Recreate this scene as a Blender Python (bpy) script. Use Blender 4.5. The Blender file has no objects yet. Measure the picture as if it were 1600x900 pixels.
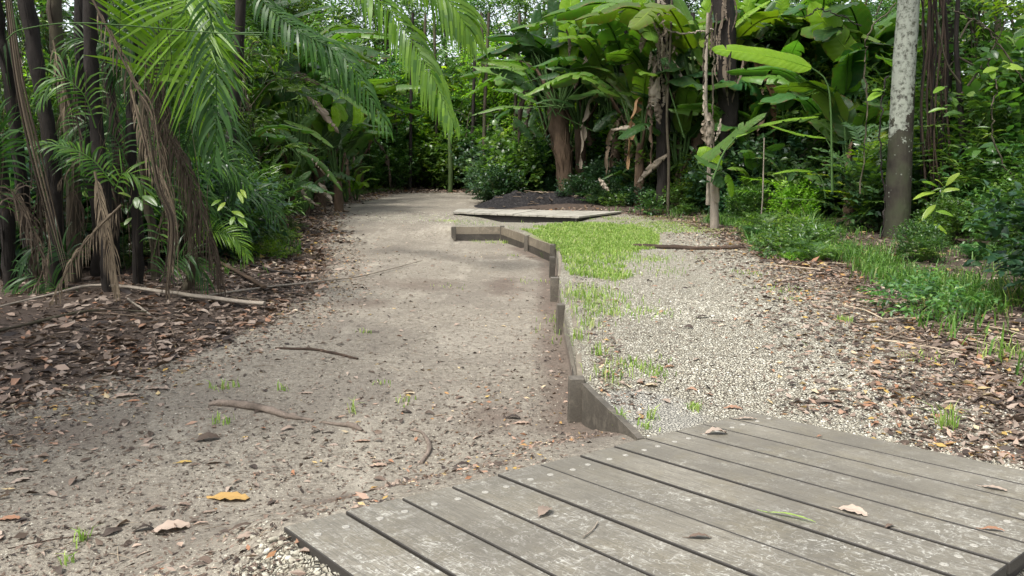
import bpy, math, random
import numpy as np
from mathutils import Vector

rng = np.random.default_rng(7)
random.seed(7)
R = math.radians
scene = bpy.context.scene
C = scene.collection

# ---------------------------------------------------------------- camera
FPX = 1220.0          # focal length in pixels of the 1600 px wide photograph
HORIZON = 240.0
CAMH = 1.3
PITCH = math.atan((450 - HORIZON) / FPX)
cam_d = bpy.data.cameras.new('camera')
cam = bpy.data.objects.new('camera', cam_d)
C.objects.link(cam)
cam.location = (0, 0, CAMH)
cam.rotation_euler = (math.pi / 2 - PITCH, 0, 0)
cam_d.sensor_width = 36.0
cam_d.lens = FPX / 1600 * 36
cam_d.clip_end = 500
cam_d.clip_start = 0.05
scene.camera = cam

# ---------------------------------------------------------------- sky, sun, exposure
SUN_EL, SUN_AZ = 60, 222      # degrees; azimuth from +Y (ahead) towards +X
world = bpy.data.worlds.new('World')
scene.world = world
world.use_nodes = True
wn = world.node_tree
wn.nodes.clear()
wo = wn.nodes.new('ShaderNodeOutputWorld')
wb = wn.nodes.new('ShaderNodeBackground')
ws = wn.nodes.new('ShaderNodeTexSky')
ws.sky_type = 'NISHITA'
ws.sun_disc = False
ws.sun_elevation = R(SUN_EL)
ws.sun_rotation = R(SUN_AZ)
ws.air_density = 1.0
ws.dust_density = 4.0
ws.ozone_density = 0.6
# thin high cloud: most of the blue washed out of the sky
bw = wn.nodes.new('ShaderNodeRGBToBW'); wn.links.new(ws.outputs[0], bw.inputs[0])
cm = wn.nodes.new('ShaderNodeMix'); cm.data_type = 'RGBA'; cm.inputs[0].default_value = .68
wn.links.new(ws.outputs[0], cm.inputs[6]); wn.links.new(bw.outputs[0], cm.inputs[7])
wn.links.new(cm.outputs[2], wb.inputs[0])
wb.inputs[1].default_value = 0.15
wn.links.new(wb.outputs[0], wo.inputs[0])
sun_d = bpy.data.lights.new('sun', 'SUN')
sun_d.energy = 1.5
sun_d.angle = R(10)
sun_d.color = (1.0, 0.96, 0.90)
sun = bpy.data.objects.new('sun', sun_d)
C.objects.link(sun)
sd = Vector((math.sin(R(SUN_AZ)) * math.cos(R(SUN_EL)), math.cos(R(SUN_AZ)) * math.cos(R(SUN_EL)), math.sin(R(SUN_EL))))
sun.rotation_euler = sd.to_track_quat('Z', 'Y').to_euler()
scene.view_settings.view_transform = 'Standard'
scene.view_settings.look = 'None'
scene.view_settings.gamma = 1.0
scene.view_settings.exposure = 1.62
scene.render.engine = 'CYCLES'
scene.cycles.max_bounces = 7
scene.cycles.diffuse_bounces = 4
scene.cycles.glossy_bounces = 2
scene.cycles.transmission_bounces = 5
scene.cycles.caustics_reflective = False
scene.cycles.caustics_refractive = False

# ---------------------------------------------------------------- pixel rays -> world points
def ray(px, py):
    a = (px - 800) / FPX
    b = -(py - 450) / FPX
    return np.array([a, math.cos(PITCH) + b * math.sin(PITCH), -math.sin(PITCH) + b * math.cos(PITCH)])

def D(px, py, Y):
    r = ray(px, py)
    return np.array([0, 0, CAMH]) + r * (Y / r[1])

def P0(px, py, z=0.0):
    r = ray(px, py)
    return np.array([0, 0, CAMH]) + r * ((z - CAMH) / r[2])

def sm(e0, e1, x):
    t = np.clip((x - e0) / (e1 - e0), 0, 1)
    return t * t * (3 - 2 * t)

# deck plane: measured from the lines of its boards
DN = np.array([0.01486561, 0.09694937, 0.99517829])
DN = DN / np.linalg.norm(DN)
DK0 = P0(1002, 687, 0.0)
def zdeck(x, y):
    return DK0[2] - (DN[0] * (x - DK0[0]) + DN[1] * (y - DK0[1])) / DN[2]
def deckpt(px, py):
    r = ray(px, py)
    t = np.dot(DK0 - np.array([0, 0, CAMH]), DN) / np.dot(r, DN)
    return np.array([0, 0, CAMH]) + r * t
DA = deckpt(440, 823)
DB = deckpt(1176, 644)
E1 = (DB - DA) / np.linalg.norm(DB - DA)
DLEN = float(np.linalg.norm(DB - DA))
E2 = np.cross(E1, DN)
E2 = E2 / np.linalg.norm(E2)         # towards the camera and right
DWID = 1.57

# fence line: x as a function of y
FTOP = [P0(*q) for q in [(1002, 687), (908, 592), (880, 474), (872, 432), (872, 401), (868, 383), (823, 368), (786, 354.4)]]
FY = np.array([p[1] for p in FTOP])
FX = np.array([p[0] for p in FTOP])
FEND = P0(709, 354.4)
FTOP[-1][1] = FEND[1]
def xf(y):
    return np.interp(y, FY, FX)

# soft edges of the walked ground
def poly_px(pts, z):
    q = np.array([P0(a, b, z) for a, b in pts])
    o = np.argsort(q[:, 1])
    return q[o, 1], q[o, 0]
LY, LX = poly_px([(-500, 860), (-250, 720), (0, 632), (150, 590), (300, 538), (430, 484), (490, 440), (505, 400), (490, 360), (500, 333), (600, 309), (700, 301)], -0.15)
RY, RX = poly_px([(1900, 860), (1700, 760), (1590, 665), (1490, 560), (1400, 505), (1330, 455), (1240, 415), (1170, 385), (1120, 357), (1060, 345), (1000, 336)], 0.0)
RY = np.append(RY, [17.3, 19, 27]); RX = np.append(RX, [0.2, -0.7, -0.6])
def xl(y): return np.interp(y, LY, LX)
def xr(y): return np.interp(y, RY, RX)

def vnoise(x, y, f, seed=0):
    # cheap smooth noise: sum of rotated sines
    r = np.random.default_rng(seed)
    v = 0
    for i in range(6):
        a = r.uniform(0, 6.28); k = f * r.uniform(.6, 1.6); p = r.uniform(0, 6.28)
        v = v + np.sin((x * math.cos(a) + y * math.sin(a)) * k + p)
    return v / 6

def deck_uv(x, y):
    dx, dy = x - DA[0], y - DA[1]
    e1 = E1[:2] / np.linalg.norm(E1[:2]); e2 = E2[:2] / np.linalg.norm(E2[:2])
    return dx * e1[0] + dy * e1[1], dx * e2[0] + dy * e2[1]

def hgt(x, y):
    x = np.asarray(x, float); y = np.asarray(y, float)
    right = 0.0 + 0.06 * vnoise(x, y, .35, 3) * sm(17, 26, y)
    right = right + 0.10 * sm(0, 2.0, x - xr(y)) + 0.15 * sm(2, 9, x - xr(y))
    low = -0.25 + 0.07 * sm(0.5, 4.0, xf(y) - x)
    left = low * (1 - sm(12.4, 16.5, y) * np.where(x < FEND[0], 1, .0)) 
    left = np.where((x >= FEND[0]), low * (1 - sm(14.5, 17.5, y)), left)
    left = left + 0.12 * sm(0, 1.8, xl(y) - x) + 0.2 * sm(2, 9, xl(y) - x)
    # side of the fence
    s = x - xf(y)
    isr = sm(-0.012, 0.012, s)
    wq = .9 * np.clip((FEND[0] - .03 - x) / 1.0, 0, 1.6)
    isr = np.maximum(isr, np.where(x < xf(y) + .02, sm(FEND[1] + .055 - wq, FEND[1] + .085 + wq, y) * sm(FEND[0] - 3.4, FEND[0] - .2, x), 0))
    b = left * (1 - isr) + right * isr
    # hollow along the front of the far platform
    b = b - 0.16 * np.exp(-(((x - (-0.15)) / .75) ** 2 + ((y - 16.0) / .50) ** 2)) - .07 * np.exp(-(((x - .8) / .6) ** 2 + ((y - 15.5) / .4) ** 2))
    b = b + 0.012 * vnoise(x, y, 3.1, 5) + 0.006 * vnoise(x, y, 9, 6) + .004 * vnoise(x, y, 26, 8) * (1 - sm(8, 12, y))
    # meet the deck
    u, v = deck_uv(x, y)
    ox = np.maximum(np.maximum(-u, u - DLEN), 0); oy = np.maximum(np.maximum(-v, v - DWID), 0)
    d = np.sqrt(ox ** 2 + oy ** 2)
    ins = np.minimum(np.minimum(u, DLEN - u), np.minimum(v, DWID - v))
    low2 = 0.012 + 0.06 * sm(-.02, .1, -u) + 0.14 * sm(-.1, .1, v - DWID) + 0.02 * vnoise(x, y, 9, 2)*0
    edge = zdeck(x, y) - low2
    w = 1 - sm(0.02, 0.95, d)
    b = b * (1 - w) + edge * w
    b = b - np.where(ins > 0, 0.17 * sm(0.0, .09, ins), 0)
    return b

def G(px, py, lift=0.0):
    z = 0.0
    for _ in range(14):
        p = P0(px, py, z)
        z = 0.5 * z + 0.5 * float(hgt(p[0], p[1]))
    p = P0(px, py, z); p[2] = float(hgt(p[0], p[1])) + lift
    return p
def Gv(px, py):
    """many pixels at once"""
    px = np.asarray(px, float); py = np.asarray(py, float)
    a = (px - 800) / FPX; b = -(py - 450) / FPX
    ry = math.cos(PITCH) + b * math.sin(PITCH); rz = -math.sin(PITCH) + b * math.cos(PITCH)
    z = np.zeros_like(px)
    for _ in range(12):
        t = (z - CAMH) / rz
        x, y = a * t, ry * t
        z = .5 * z + .5 * hgt(x, y)
    t = (z - CAMH) / rz
    x, y = a * t, ry * t
    return np.stack([x, y, hgt(x, y)], 1)

# ---------------------------------------------------------------- mesh building
class Geo:
    def __init__(s):
        s.v = []; s.f3 = []; s.f4 = []; s.r3 = []; s.r4 = []; s.u3 = []; s.u4 = []; s.n = 0
    def add(s, v, f, rnd=0.5, uv=None):
        v = np.asarray(v, float).reshape(-1, 3); f = np.asarray(f, int)
        rn = np.broadcast_to(np.asarray(rnd, float), (len(f),)) if np.ndim(rnd) < 2 else rnd
        if uv is None: uv = np.zeros((len(v), 2))
        uvf = np.asarray(uv, float)[f]
        (s.f3 if f.shape[1] == 3 else s.f4).append(f + s.n)
        (s.r3 if f.shape[1] == 3 else s.r4).append(rn)
        (s.u3 if f.shape[1] == 3 else s.u4).append(uvf)
        s.v.append(v); s.n += len(v)
    def mesh(s, name, smooth=True):
        me = bpy.data.meshes.new(name)
        v = np.concatenate(s.v)
        f3 = np.concatenate(s.f3) if s.f3 else np.zeros((0, 3), int)
        f4 = np.concatenate(s.f4) if s.f4 else np.zeros((0, 4), int)
        me.vertices.add(len(v)); me.vertices.foreach_set('co', v.ravel())
        nl = f3.size + f4.size
        me.loops.add(nl)
        me.loops.foreach_set('vertex_index', np.concatenate([f3.ravel(), f4.ravel()]).astype(np.int32))
        me.polygons.add(len(f3) + len(f4))
        st = np.concatenate([np.arange(len(f3)) * 3, f3.size + np.arange(len(f4)) * 4]).astype(np.int32)
        me.polygons.foreach_set('loop_start', st)
        me.polygons.foreach_set('use_smooth', np.full(len(st), smooth))
        r = np.concatenate(s.r3 + s.r4)
        at = me.attributes.new('rnd', 'FLOAT', 'FACE'); at.data.foreach_set('value', r.astype(np.float32))
        uvl = me.uv_layers.new(name='UVMap')
        u = np.concatenate([q.reshape(-1, 2) for q in s.u3 + s.u4])
        uvl.data.foreach_set('uv', u.ravel().astype(np.float32))
        me.update(calc_edges=True); me.validate()
        return me

def nz(v):
    v = np.asarray(v, float)
    return v / np.maximum(np.linalg.norm(v, axis=-1, keepdims=True), 1e-9)

def curve(pts, n):
    """Catmull-Rom through control points, n samples"""
    p = np.asarray(pts, float)
    if len(p) == 2:
        t = np.linspace(0, 1, n)[:, None]
        return p[0] * (1 - t) + p[1] * t
    q = np.vstack([2 * p[0] - p[1], p, 2 * p[-1] - p[-2]])
    m = len(p) - 1
    out = []
    for s in np.linspace(0, m, n):
        i = min(int(s), m - 1); t = s - i
        a, b, c, d = q[i], q[i + 1], q[i + 2], q[i + 3]
        out.append(.5 * ((2 * b) + (c - a) * t + (2 * a - 5 * b + 4 * c - d) * t ** 2 + (3 * b - a - 3 * c + d) * t ** 3))
    return np.array(out)

def tube(g, pts, rad, n=7, rnd=.5, rough=0.0, caps=True, flat=1.0):
    pts = np.asarray(pts, float); m = len(pts)
    rad = np.broadcast_to(np.asarray(rad, float), (m,))
    tg = nz(np.gradient(pts, axis=0))
    ref = np.array([0, 0, 1.0]) if abs(tg[0][2]) < .8 else np.array([1.0, 0, 0])
    A = nz(np.cross(tg, ref)); B = np.cross(tg, A)
    an = np.arange(n) * 2 * math.pi / n
    rr = rad[:, None] * (1 + rough * rng.normal(size=(m, n)))
    v = pts[:, None, :] + rr[..., None] * (np.cos(an)[None, :, None] * A[:, None, :] + flat * np.sin(an)[None, :, None] * B[:, None, :])
    i = np.arange(m - 1)[:, None] * n; j = np.arange(n)[None, :]; k = (j + 1) % n
    f = np.stack([i + j, i + k, i + n + k, i + n + j], -1).reshape(-1, 4)
    cum = np.concatenate([[0], np.cumsum(np.linalg.norm(np.diff(pts, axis=0), axis=1))])
    uv = np.stack([np.broadcast_to(j / n, (m, n)), np.broadcast_to(cum[:, None], (m, n))], -1).reshape(-1, 2)
    g.add(v.reshape(-1, 3), f, rnd, uv)
    if caps:
        for e in (0, m - 1):
            c = np.vstack([v[e], v[e].mean(0)])
            ff = np.array([[a, (a + 1) % n, n] for a in range(n)])
            g.add(c, ff if e else ff[:, ::-1], rnd, np.zeros((n + 1, 2)))

def boxg(g, o, ex, ey, ez, bev=0.0, rnd=.5):
    """box from corner o with edge vectors; bevelled by shrinking end caps"""
    o = np.asarray(o, float); ex, ey, ez = map(lambda q: np.asarray(q, float), (ex, ey, ez))
    lx, ly, lz = map(np.linalg.norm, (ex, ey, ez))
    bx, by, bz = bev / lx, bev / ly, bev / lz
    vs = []
    idx = {}
    for sx in (0, 1):
        for sy in (0, 1):
            for sz in (0, 1):
                for ax in range(3):
                    c = [bx if sx == 0 else 1 - bx, by if sy == 0 else 1 - by, bz if sz == 0 else 1 - bz]
                    c[ax] = (sx, sy, sz)[ax]
                    idx[(sx, sy, sz, ax)] = len(vs)
                    vs.append(o + ex * c[0] + ey * c[1] + ez * c[2])
    vs = np.array(vs); cen = vs.mean(0)
    q4 = []; q3 = []
    for ax in range(3):
        a, b = [k for k in range(3) if k != ax]
        for s in (0, 1):
            loop = []
            for (p, q) in ((0, 0), (1, 0), (1, 1), (0, 1)):
                k = [0, 0, 0]; k[ax] = s; k[a] = p; k[b] = q
                loop.append(idx[(*k, ax)])
            q4.append(loop)
    for ax in range(3):
        a, b = [k for k in range(3) if k != ax]
        for p in (0, 1):
            for q in (0, 1):
                k0 = [0, 0, 0]; k1 = [0, 0, 0]
                k0[ax] = 0; k1[ax] = 1; k0[a] = k1[a] = p; k0[b] = k1[b] = q
                q4.append([idx[(*k0, a)], idx[(*k1, a)], idx[(*k1, b)], idx[(*k0, b)]])
    for sx in (0, 1):
        for sy in (0, 1):
            for sz in (0, 1):
                q3.append([idx[(sx, sy, sz, k)] for k in range(3)])
    def orient(F):
        out = []
        for fc in F:
            n = np.cross(vs[fc[1]] - vs[fc[0]], vs[fc[2]] - vs[fc[0]])
            if np.dot(n, vs[fc].mean(0) - cen) < 0: fc = fc[::-1]
            out.append(fc)
        return np.array(out)
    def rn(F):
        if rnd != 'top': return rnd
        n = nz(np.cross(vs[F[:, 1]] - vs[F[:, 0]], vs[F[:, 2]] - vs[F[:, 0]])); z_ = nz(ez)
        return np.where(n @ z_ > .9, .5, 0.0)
    a4, a3 = orient(q4), orient(q3)
    g.add(vs, a4, rn(a4), vs[:, :2]); g.add(vs, a3, rn(a3), vs[:, :2])

def cards(g, pos, d, up, L, W, rnd, fold=.18, curl=0.15, fine=False):
    """leaves: pos base, d direction, up approx normal"""
    pos, d, up = map(lambda q: np.asarray(q, float), (pos, d, up))
    N = len(pos); L = np.broadcast_to(L, (N,))[:, None]; W = np.broadcast_to(W, (N,))[:, None]
    d = nz(d); s = nz(np.cross(d, up)); n = np.cross(s, d)
    if not fine:
        f0 = fold * W
        v = np.stack([pos, pos + d * L * .45 + s * W * .5 + n * f0, pos + d * L - n * curl * L, pos + d * L * .45 - s * W * .5 + n * f0], 1)
        i = np.arange(N)[:, None] * 4
        f = np.concatenate([i + [0, 1, 2], i + [0, 2, 3]], 0)
        r = np.concatenate([rnd, rnd])
        g.add(v.reshape(-1, 3), f, r, np.tile([[0, 0], [1, .5], [0, 1], [1, .5]], (N, 1)))
    else:
        f0 = fold * W
        m1 = pos + d * L * .35 + n * curl * L * .25; m2 = pos + d * L * .7 + n * curl * L * .1
        tip = pos + d * L - n * curl * L * .6
        v = np.stack([pos, m1, m2, tip, m1 + s * W * .5 + n * f0, m2 + s * W * .38 + n * f0 * .7, m1 - s * W * .5 + n * f0, m2 - s * W * .38 + n * f0 * .7], 1)
        i = np.arange(N)[:, None] * 8
        f = np.concatenate([i + [0, 4, 1], i + [0, 1, 6], i + [2, 5, 3], i + [2, 3, 7]], 0)
        g.add(v.reshape(-1, 3), f, np.tile(rnd, 4), np.tile([[0, 0], [0, .35], [0, .7], [0, 1], [1, .35], [1, .7], [1, .35], [1, .7]], (N, 1)))
        f4 = np.concatenate([i + [1, 4, 5, 2], i + [1, 2, 7, 6]], 0)
        k = g.n - 8 * N
        g.f4.append(f4 + k); g.r4.append(np.tile(rnd, 2))
        uvv = np.tile([[0, 0], [0, .35], [0, .7], [0, 1], [1, .35], [1, .7], [1, .35], [1, .7]], (N, 1)).astype(float)
        g.u4.append(uvv[f4])

def twigleaves(g, st, d, ln, k, L, W, fine=False, rnd_shift=0.0, curl=.15, up_bias=1.0, flat=True):
    """twigs with leaves left and right"""
    T = len(st); d = nz(d)
    t = (np.arange(k) + .6) / k
    t = np.broadcast_to(t, (T, k)) + rng.normal(0, .25 / k, (T, k))
    pos = st[:, None] + d[:, None] * (ln[:, None] * t)[..., None]
    pos[..., 2] -= .12 * (ln[:, None] * t ** 2)
    side = nz(np.cross(d, np.array([0, 0, 1.0]) + rng.normal(0, .25, (T, 3))))
    sg = np.where((np.arange(k) % 2) == 0, 1, -1)[None, :, None]
    dr = d[:, None] * .6 + side[:, None] * sg * .8 + rng.normal(0, .22, (T, k, 3))
    dr[..., 2] -= .15
    up = np.array([0, 0, up_bias]) + rng.normal(0, .38, (T, k, 3))
    rn = np.clip(rng.uniform(0, 1, (T, 1)) * .5 + rng.uniform(0, .5, (T, k)) + rnd_shift, 0, 1)
    sz = rng.uniform(.65, 1.15, (T, k))
    cards(g, pos.reshape(-1, 3), dr.reshape(-1, 3), up.reshape(-1, 3), (sz * L).ravel(), (sz * W).ravel(), rn.ravel(), fine=fine, curl=curl)

def blade(g, pts, W, nrm=(0, 0, 1), n=18, tears=3, fold=.22, sag=.25, rnd=.5, tipk=4.0, wavy=.03, base=.1):
    """broad paddle leaf along a curved midrib, lamina with lateral splits"""
    Pc = curve(pts, n + 1)
    tg = nz(np.gradient(Pc, axis=0))
    nrm = np.asarray(nrm, float)
    s = nz(np.cross(tg, nrm)); u = np.cross(s, tg)
    t = np.linspace(0, 1, n + 1)
    wd = W / 2 * np.minimum(1, ((t + .015) / base) ** .6) * np.maximum(1 - t ** tipk, 0) ** .6
    wd[-1] = W * .01
    ln = np.linalg.norm(np.diff(Pc, axis=0), axis=1).sum()
    for sg in (1, -1):
        cuts = sorted(rng.choice(np.arange(2, n - 1), size=min(tears, n - 4), replace=False)) if tears else []
        segs = list(zip([0] + list(cuts), list(cuts) + [n]))
        for (a, b) in segs:
            idx = np.arange(a, b + 1)
            rag = rng.uniform(.84, 1.04) if tears else 1.0
            dro = rng.normal(0, .12) + (rng.uniform(0, .35) if tears > 2 else 0)
            cols = []
            for c, (fr, up_) in enumerate([(0, 0), (.35, fold * .35), (.7, fold * .55), (1, fold * .5 - sag)]):
                w = wd[idx] * fr * rag
                ang = dro * fr
                shift = np.zeros(len(idx))
                if fr > 0 and tears:
                    if a > 0: shift[0] += .35 * fr * ln / n
                    if b < n: shift[-1] -= .35 * fr * ln / n
                wv = wavy * W * fr * np.sin(t[idx] * 23 + sg + c * .3 + rnd * 9)
                p = Pc[idx] + sg * s[idx] * (w * math.cos(ang))[:, None] + u[idx] * (w * (up_ - math.sin(ang)) + wv)[:, None] + tg[idx] * (shift + fr * wd[idx] * .28)[:, None]
                cols.append(p)
            cols = np.array(cols)            # 4 x m x 3
            m = len(idx)
            f = []
            for c in range(3):
                for q in range(m - 1):
                    A = c * m + q
                    f.append([A, A + 1, A + m + 1, A + m] if sg > 0 else [A, A + m, A + m + 1, A + 1])
            uv = np.array([[fr, t[k]] for fr in (0, .35, .7, 1) for k in idx])
            g.add(cols.reshape(-1, 3), f, rnd, uv)
    # midrib
    tube(g, Pc - u * W * .012, np.linspace(W * .035, W * .008, n + 1), 5, rnd, caps=False)

def frond(g, pts, L, n=36, w=.03, nrm=(0, 0, 1), droop=.5, t0=.12, ang0=65, ang1=25, rnd=.5, rr=.012, jit=.08, seg=4, vee=.25):
    """pinnate palm frond: rachis and two ranks of leaflets"""
    Pc = curve(pts, 40)
    tube(g, Pc, np.linspace(rr, rr * .25, 40), 6, rnd, caps=False)
    tg = nz(np.gradient(Pc, axis=0))
    nrm = np.asarray(nrm, float)
    s = nz(np.cross(tg, nrm)); u = np.cross(s, tg)
    V = []; F = []; U = []; RR = []; base = 0
    for k in range(n):
        t = t0 + (1 - t0) * (k + .5) / n
        fi = t * 39; i = min(int(fi), 38); fr = fi - i
        p = Pc[i] * (1 - fr) + Pc[i + 1] * fr
        tt = (t - t0) / (1 - t0)
        ll = L * (math.sin(math.pi * (0.16 + .72 * tt)) ** .8)
        for sg in (1, -1):
            a = R(ang0 + (ang1 - ang0) * tt) + rng.normal(0, jit)
            d = tg[i] * math.cos(a) + sg * s[i] * math.sin(a) + u[i] * (vee + rng.normal(0, jit))
            d = nz(d); l = ll * rng.uniform(.85, 1.08); ww = w * rng.uniform(.8, 1.15)
            q = p.copy(); dd = d.copy(); ps = [q.copy()]; sides = []
            dr = droop * rng.uniform(.7, 1.3)
            for j in range(seg):
                dd = nz(dd + np.array([0, 0, -dr / seg]) * (1 + j * .6))
                q = q + dd * l / seg
                ps.append(q.copy())
            ps = np.array(ps)
            side = nz(np.cross(nz(np.gradient(ps, axis=0)), u[i] + .3 * rng.normal(size=3)))
            prof = np.array([.35, 1, .95, .6, .05]) if seg == 4 else np.interp(np.linspace(0, 1, seg + 1), [0, .3, .6, 1], [.35, 1, .9, .05])
            v = np.concatenate([ps + side * (ww / 2 * prof)[:, None], ps - side * (ww / 2 * prof)[:, None]])
            V.append(v)
            m = seg + 1
            for j in range(seg):
                F.append([base + j, base + j + 1, base + m + j + 1, base + m + j]); RR.append(np.clip(rnd + rng.normal(0, .12), 0, 1))
            U.append(np.array([[0, j / seg] for j in range(m)] + [[1, j / seg] for j in range(m)]))
            base += 2 * m
    g.add(np.concatenate(V), np.array(F), np.array(RR), np.concatenate(U))

def link(name, me, mat=None, parent=None, smooth=None):
    o = bpy.data.objects.new(name, me)
    C.objects.link(o)
    if mat is not None and len(me.materials) == 0: me.materials.append(mat)
    if parent is not None: o.parent = parent
    return o
def build(name, g, mat, parent=None, smooth=True):
    return link(name, g.mesh(name, smooth), mat, parent)
def tag(o, label, cat, group=None, kind=None):
    if label: o['label'] = label
    if cat: o['category'] = cat
    if group: o['group'] = group
    if kind: o['kind'] = kind
    return o
def thing(name, label, cat, loc=(0, 0, 0), group=None):
    o = bpy.data.objects.new(name, None)
    C.objects.link(o); o.location = loc
    o.empty_display_size = .2
    return tag(o, label, cat, group)
def dup(root, loc, rz=0, sc=1.0, label=None, group=None, color=None, rx=0, ry=0):
    kids = list(root.children)
    r = root.copy(); C.objects.link(r)
    r.location = loc; r.rotation_euler = (rx, ry, rz); r.scale = (sc, sc, sc) if np.ndim(sc) == 0 else sc
    if label: r['label'] = label
    if group: r['group'] = group
    if color is not None: r.color = (*color, 1)
    for ch in kids:
        c = ch.copy(); C.objects.link(c); c.parent = r
        if color is not None and not ch.name.startswith('trunk'): c.color = (*color, 1)
        for gc in list(ch.children):
            e = gc.copy(); C.objects.link(e); e.parent = c
    return r
# ---------------------------------------------------------------- materials
class NT:
    def __init__(s, name):
        s.m = bpy.data.materials.new(name); s.m.use_nodes = True
        s.t = s.m.node_tree; s.t.nodes.clear()
        s.out = s.n('ShaderNodeOutputMaterial')
    def n(s, t, **kw):
        x = s.t.nodes.new(t)
        for k, v in kw.items(): setattr(x, k, v)
        return x
    def l(s, a, b): s.t.links.new(a, b)
    def val(s, sock, v):
        if hasattr(v, 'is_output') or isinstance(v, bpy.types.NodeSocket): s.l(v, sock)
        else: sock.default_value = v
    def noise(s, vec, scale, detail=4, rough=.55, dist=0.0):
        x = s.n('ShaderNodeTexNoise'); s.l(vec, x.inputs['Vector'])
        x.inputs['Scale'].default_value = scale; x.inputs['Detail'].default_value = detail
        x.inputs['Roughness'].default_value = rough; x.inputs['Distortion'].default_value = dist
        return x.outputs['Fac']
    def vor(s, vec, scale, feature='F1', out='Distance'):
        x = s.n('ShaderNodeTexVoronoi', feature=feature); s.l(vec, x.inputs['Vector'])
        x.inputs['Scale'].default_value = scale
        return x.outputs[out]
    def ramp(s, fac, stops):
        x = s.n('ShaderNodeValToRGB'); s.l(fac, x.inputs[0])
        e = x.color_ramp.elements
        while len(e) < len(stops): e.new(.5)
        for i, (p, c) in enumerate(stops):
            e[i].position = p
            e[i].color = (*c, 1) if np.ndim(c) else (c, c, c, 1)
        return x.outputs[0]
    def mix(s, fac, a, b, blend='MIX'):
        x = s.n('ShaderNodeMix', data_type='RGBA', blend_type=blend)
        for sock, v in ((x.inputs[0], fac), (x.inputs[6], a), (x.inputs[7], b)):
            if isinstance(v, bpy.types.NodeSocket): s.l(v, sock)
            elif np.ndim(v): sock.default_value = (*v[:3], 1)
            else: sock.default_value = v
        return x.outputs[2]
    def math(s, op, a, b=0.0, c=0.0, clamp=False):
        x = s.n('ShaderNodeMath', operation=op); x.use_clamp = clamp
        s.val(x.inputs[0], a); s.val(x.inputs[1], b); s.val(x.inputs[2], c)
        return x.outputs[0]
    def bump(s, h, strength=.5, dist=.01, normal=None):
        x = s.n('ShaderNodeBump'); s.l(h, x.inputs['Height'])
        x.inputs['Strength'].default_value = strength; x.inputs['Distance'].default_value = dist
        if normal: s.l(normal, x.inputs['Normal'])
        return x.outputs[0]
    def attr(s, name, out='Fac'):
        x = s.n('ShaderNodeAttribute', attribute_name=name); return x.outputs[out]
    def coord(s, which='Object'):
        return s.n('ShaderNodeTexCoord').outputs[which]
    def pos(s): return s.n('ShaderNodeNewGeometry').outputs['Position']
    def map(s, vec, scale=(1, 1, 1), rot=(0, 0, 0)):
        x = s.n('ShaderNodeMapping'); s.l(vec, x.inputs[0])
        x.inputs['Scale'].default_value = scale; x.inputs['Rotation'].default_value = rot
        return x.outputs[0]
    def pbr(s, col, rough=.8, normal=None, spec=.3):
        b = s.n('ShaderNodeBsdfPrincipled')
        if isinstance(col, bpy.types.NodeSocket): s.l(col, b.inputs['Base Color'])
        else: b.inputs['Base Color'].default_value = (*col, 1)
        s.val(b.inputs['Roughness'], rough)
        b.inputs['Specular IOR Level'].default_value = spec
        if normal: s.l(normal, b.inputs['Normal'])
        return b
    def done(s, sh):
        s.l(sh.outputs[0], s.out.inputs[0]); return s.m

def leafmat(name, stops, trans=.4, tcol=(1.25, 1.5, .45), rough=.45, spec=.32, veins=False, jit=.25, spots=0.0):
    t = NT(name)
    a = t.attr('rnd')
    oi = t.n('ShaderNodeObjectInfo')
    col = t.ramp(a, stops)
    col = t.mix(1.0, col, oi.outputs['Color'], 'MULTIPLY')
    f = t.math('MULTIPLY_ADD', oi.outputs['Random'], jit, 1 - jit / 2)
    comb = t.n('ShaderNodeCombineXYZ'); [t.l(f, comb.inputs[i]) for i in range(3)]
    col = t.mix(1.0, col, comb.outputs[0], 'MULTIPLY')
    normal = None
    if veins:
        uv = t.coord('UV')
        sp = t.n('ShaderNodeSeparateXYZ'); t.l(uv, sp.inputs[0])
        u, v = sp.outputs[0], sp.outputs[1]
        w = t.math('SINE', t.math('MULTIPLY', t.math('SUBTRACT', v, t.math('MULTIPLY', u, .05)), 420.0))
        w2 = t.math('SINE', t.math('MULTIPLY', t.math('SUBTRACT', v, t.math('MULTIPLY', u, .05)), 97.0))
        h = t.math('ADD', t.math('MULTIPLY', w, .4), w2)
        normal = t.bump(h, .35, .004)
        mid = t.math('LESS_THAN', u, .035)
        col = t.mix(t.math('MULTIPLY', mid, .75), col, t.mix(1.0, col, (2.2, 2.0, 1.6), 'MULTIPLY'))
        nn = t.noise(t.coord('Object'), 3.0, 3)
        col = t.mix(t.ramp(nn, [(.4, 0.0), (.75, .45)]), col, t.mix(1.0, col, (1.35, 1.15, .7), 'MULTIPLY'))
        edge = t.math('MULTIPLY', t.ramp(u, [(.86, 0.0), (1.0, 1.0)]), t.ramp(t.noise(t.coord('Object'), 9.0, 3), [(.5, 0.0), (.62, 1.0)]))
        col = t.mix(edge, col, (.12, .075, .03))
    if spots:
        nn = t.noise(t.coord('Object'), 18.0, 3)
        col = t.mix(t.ramp(nn, [(.55, 0.0), (.66, spots)]), col, (.10, .06, .03))
    b = t.pbr(col, rough, normal, spec)
    tr = t.n('ShaderNodeBsdfTranslucent')
    t.l(t.mix(1.0, col, tcol, 'MULTIPLY'), tr.inputs[0])
    if normal: t.l(normal, tr.inputs[1])
    mx = t.n('ShaderNodeMixShader'); mx.inputs[0].default_value = trans
    t.l(b.outputs[0], mx.inputs[1]); t.l(tr.outputs[0], mx.inputs[2])
    return t.done(mx)

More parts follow.
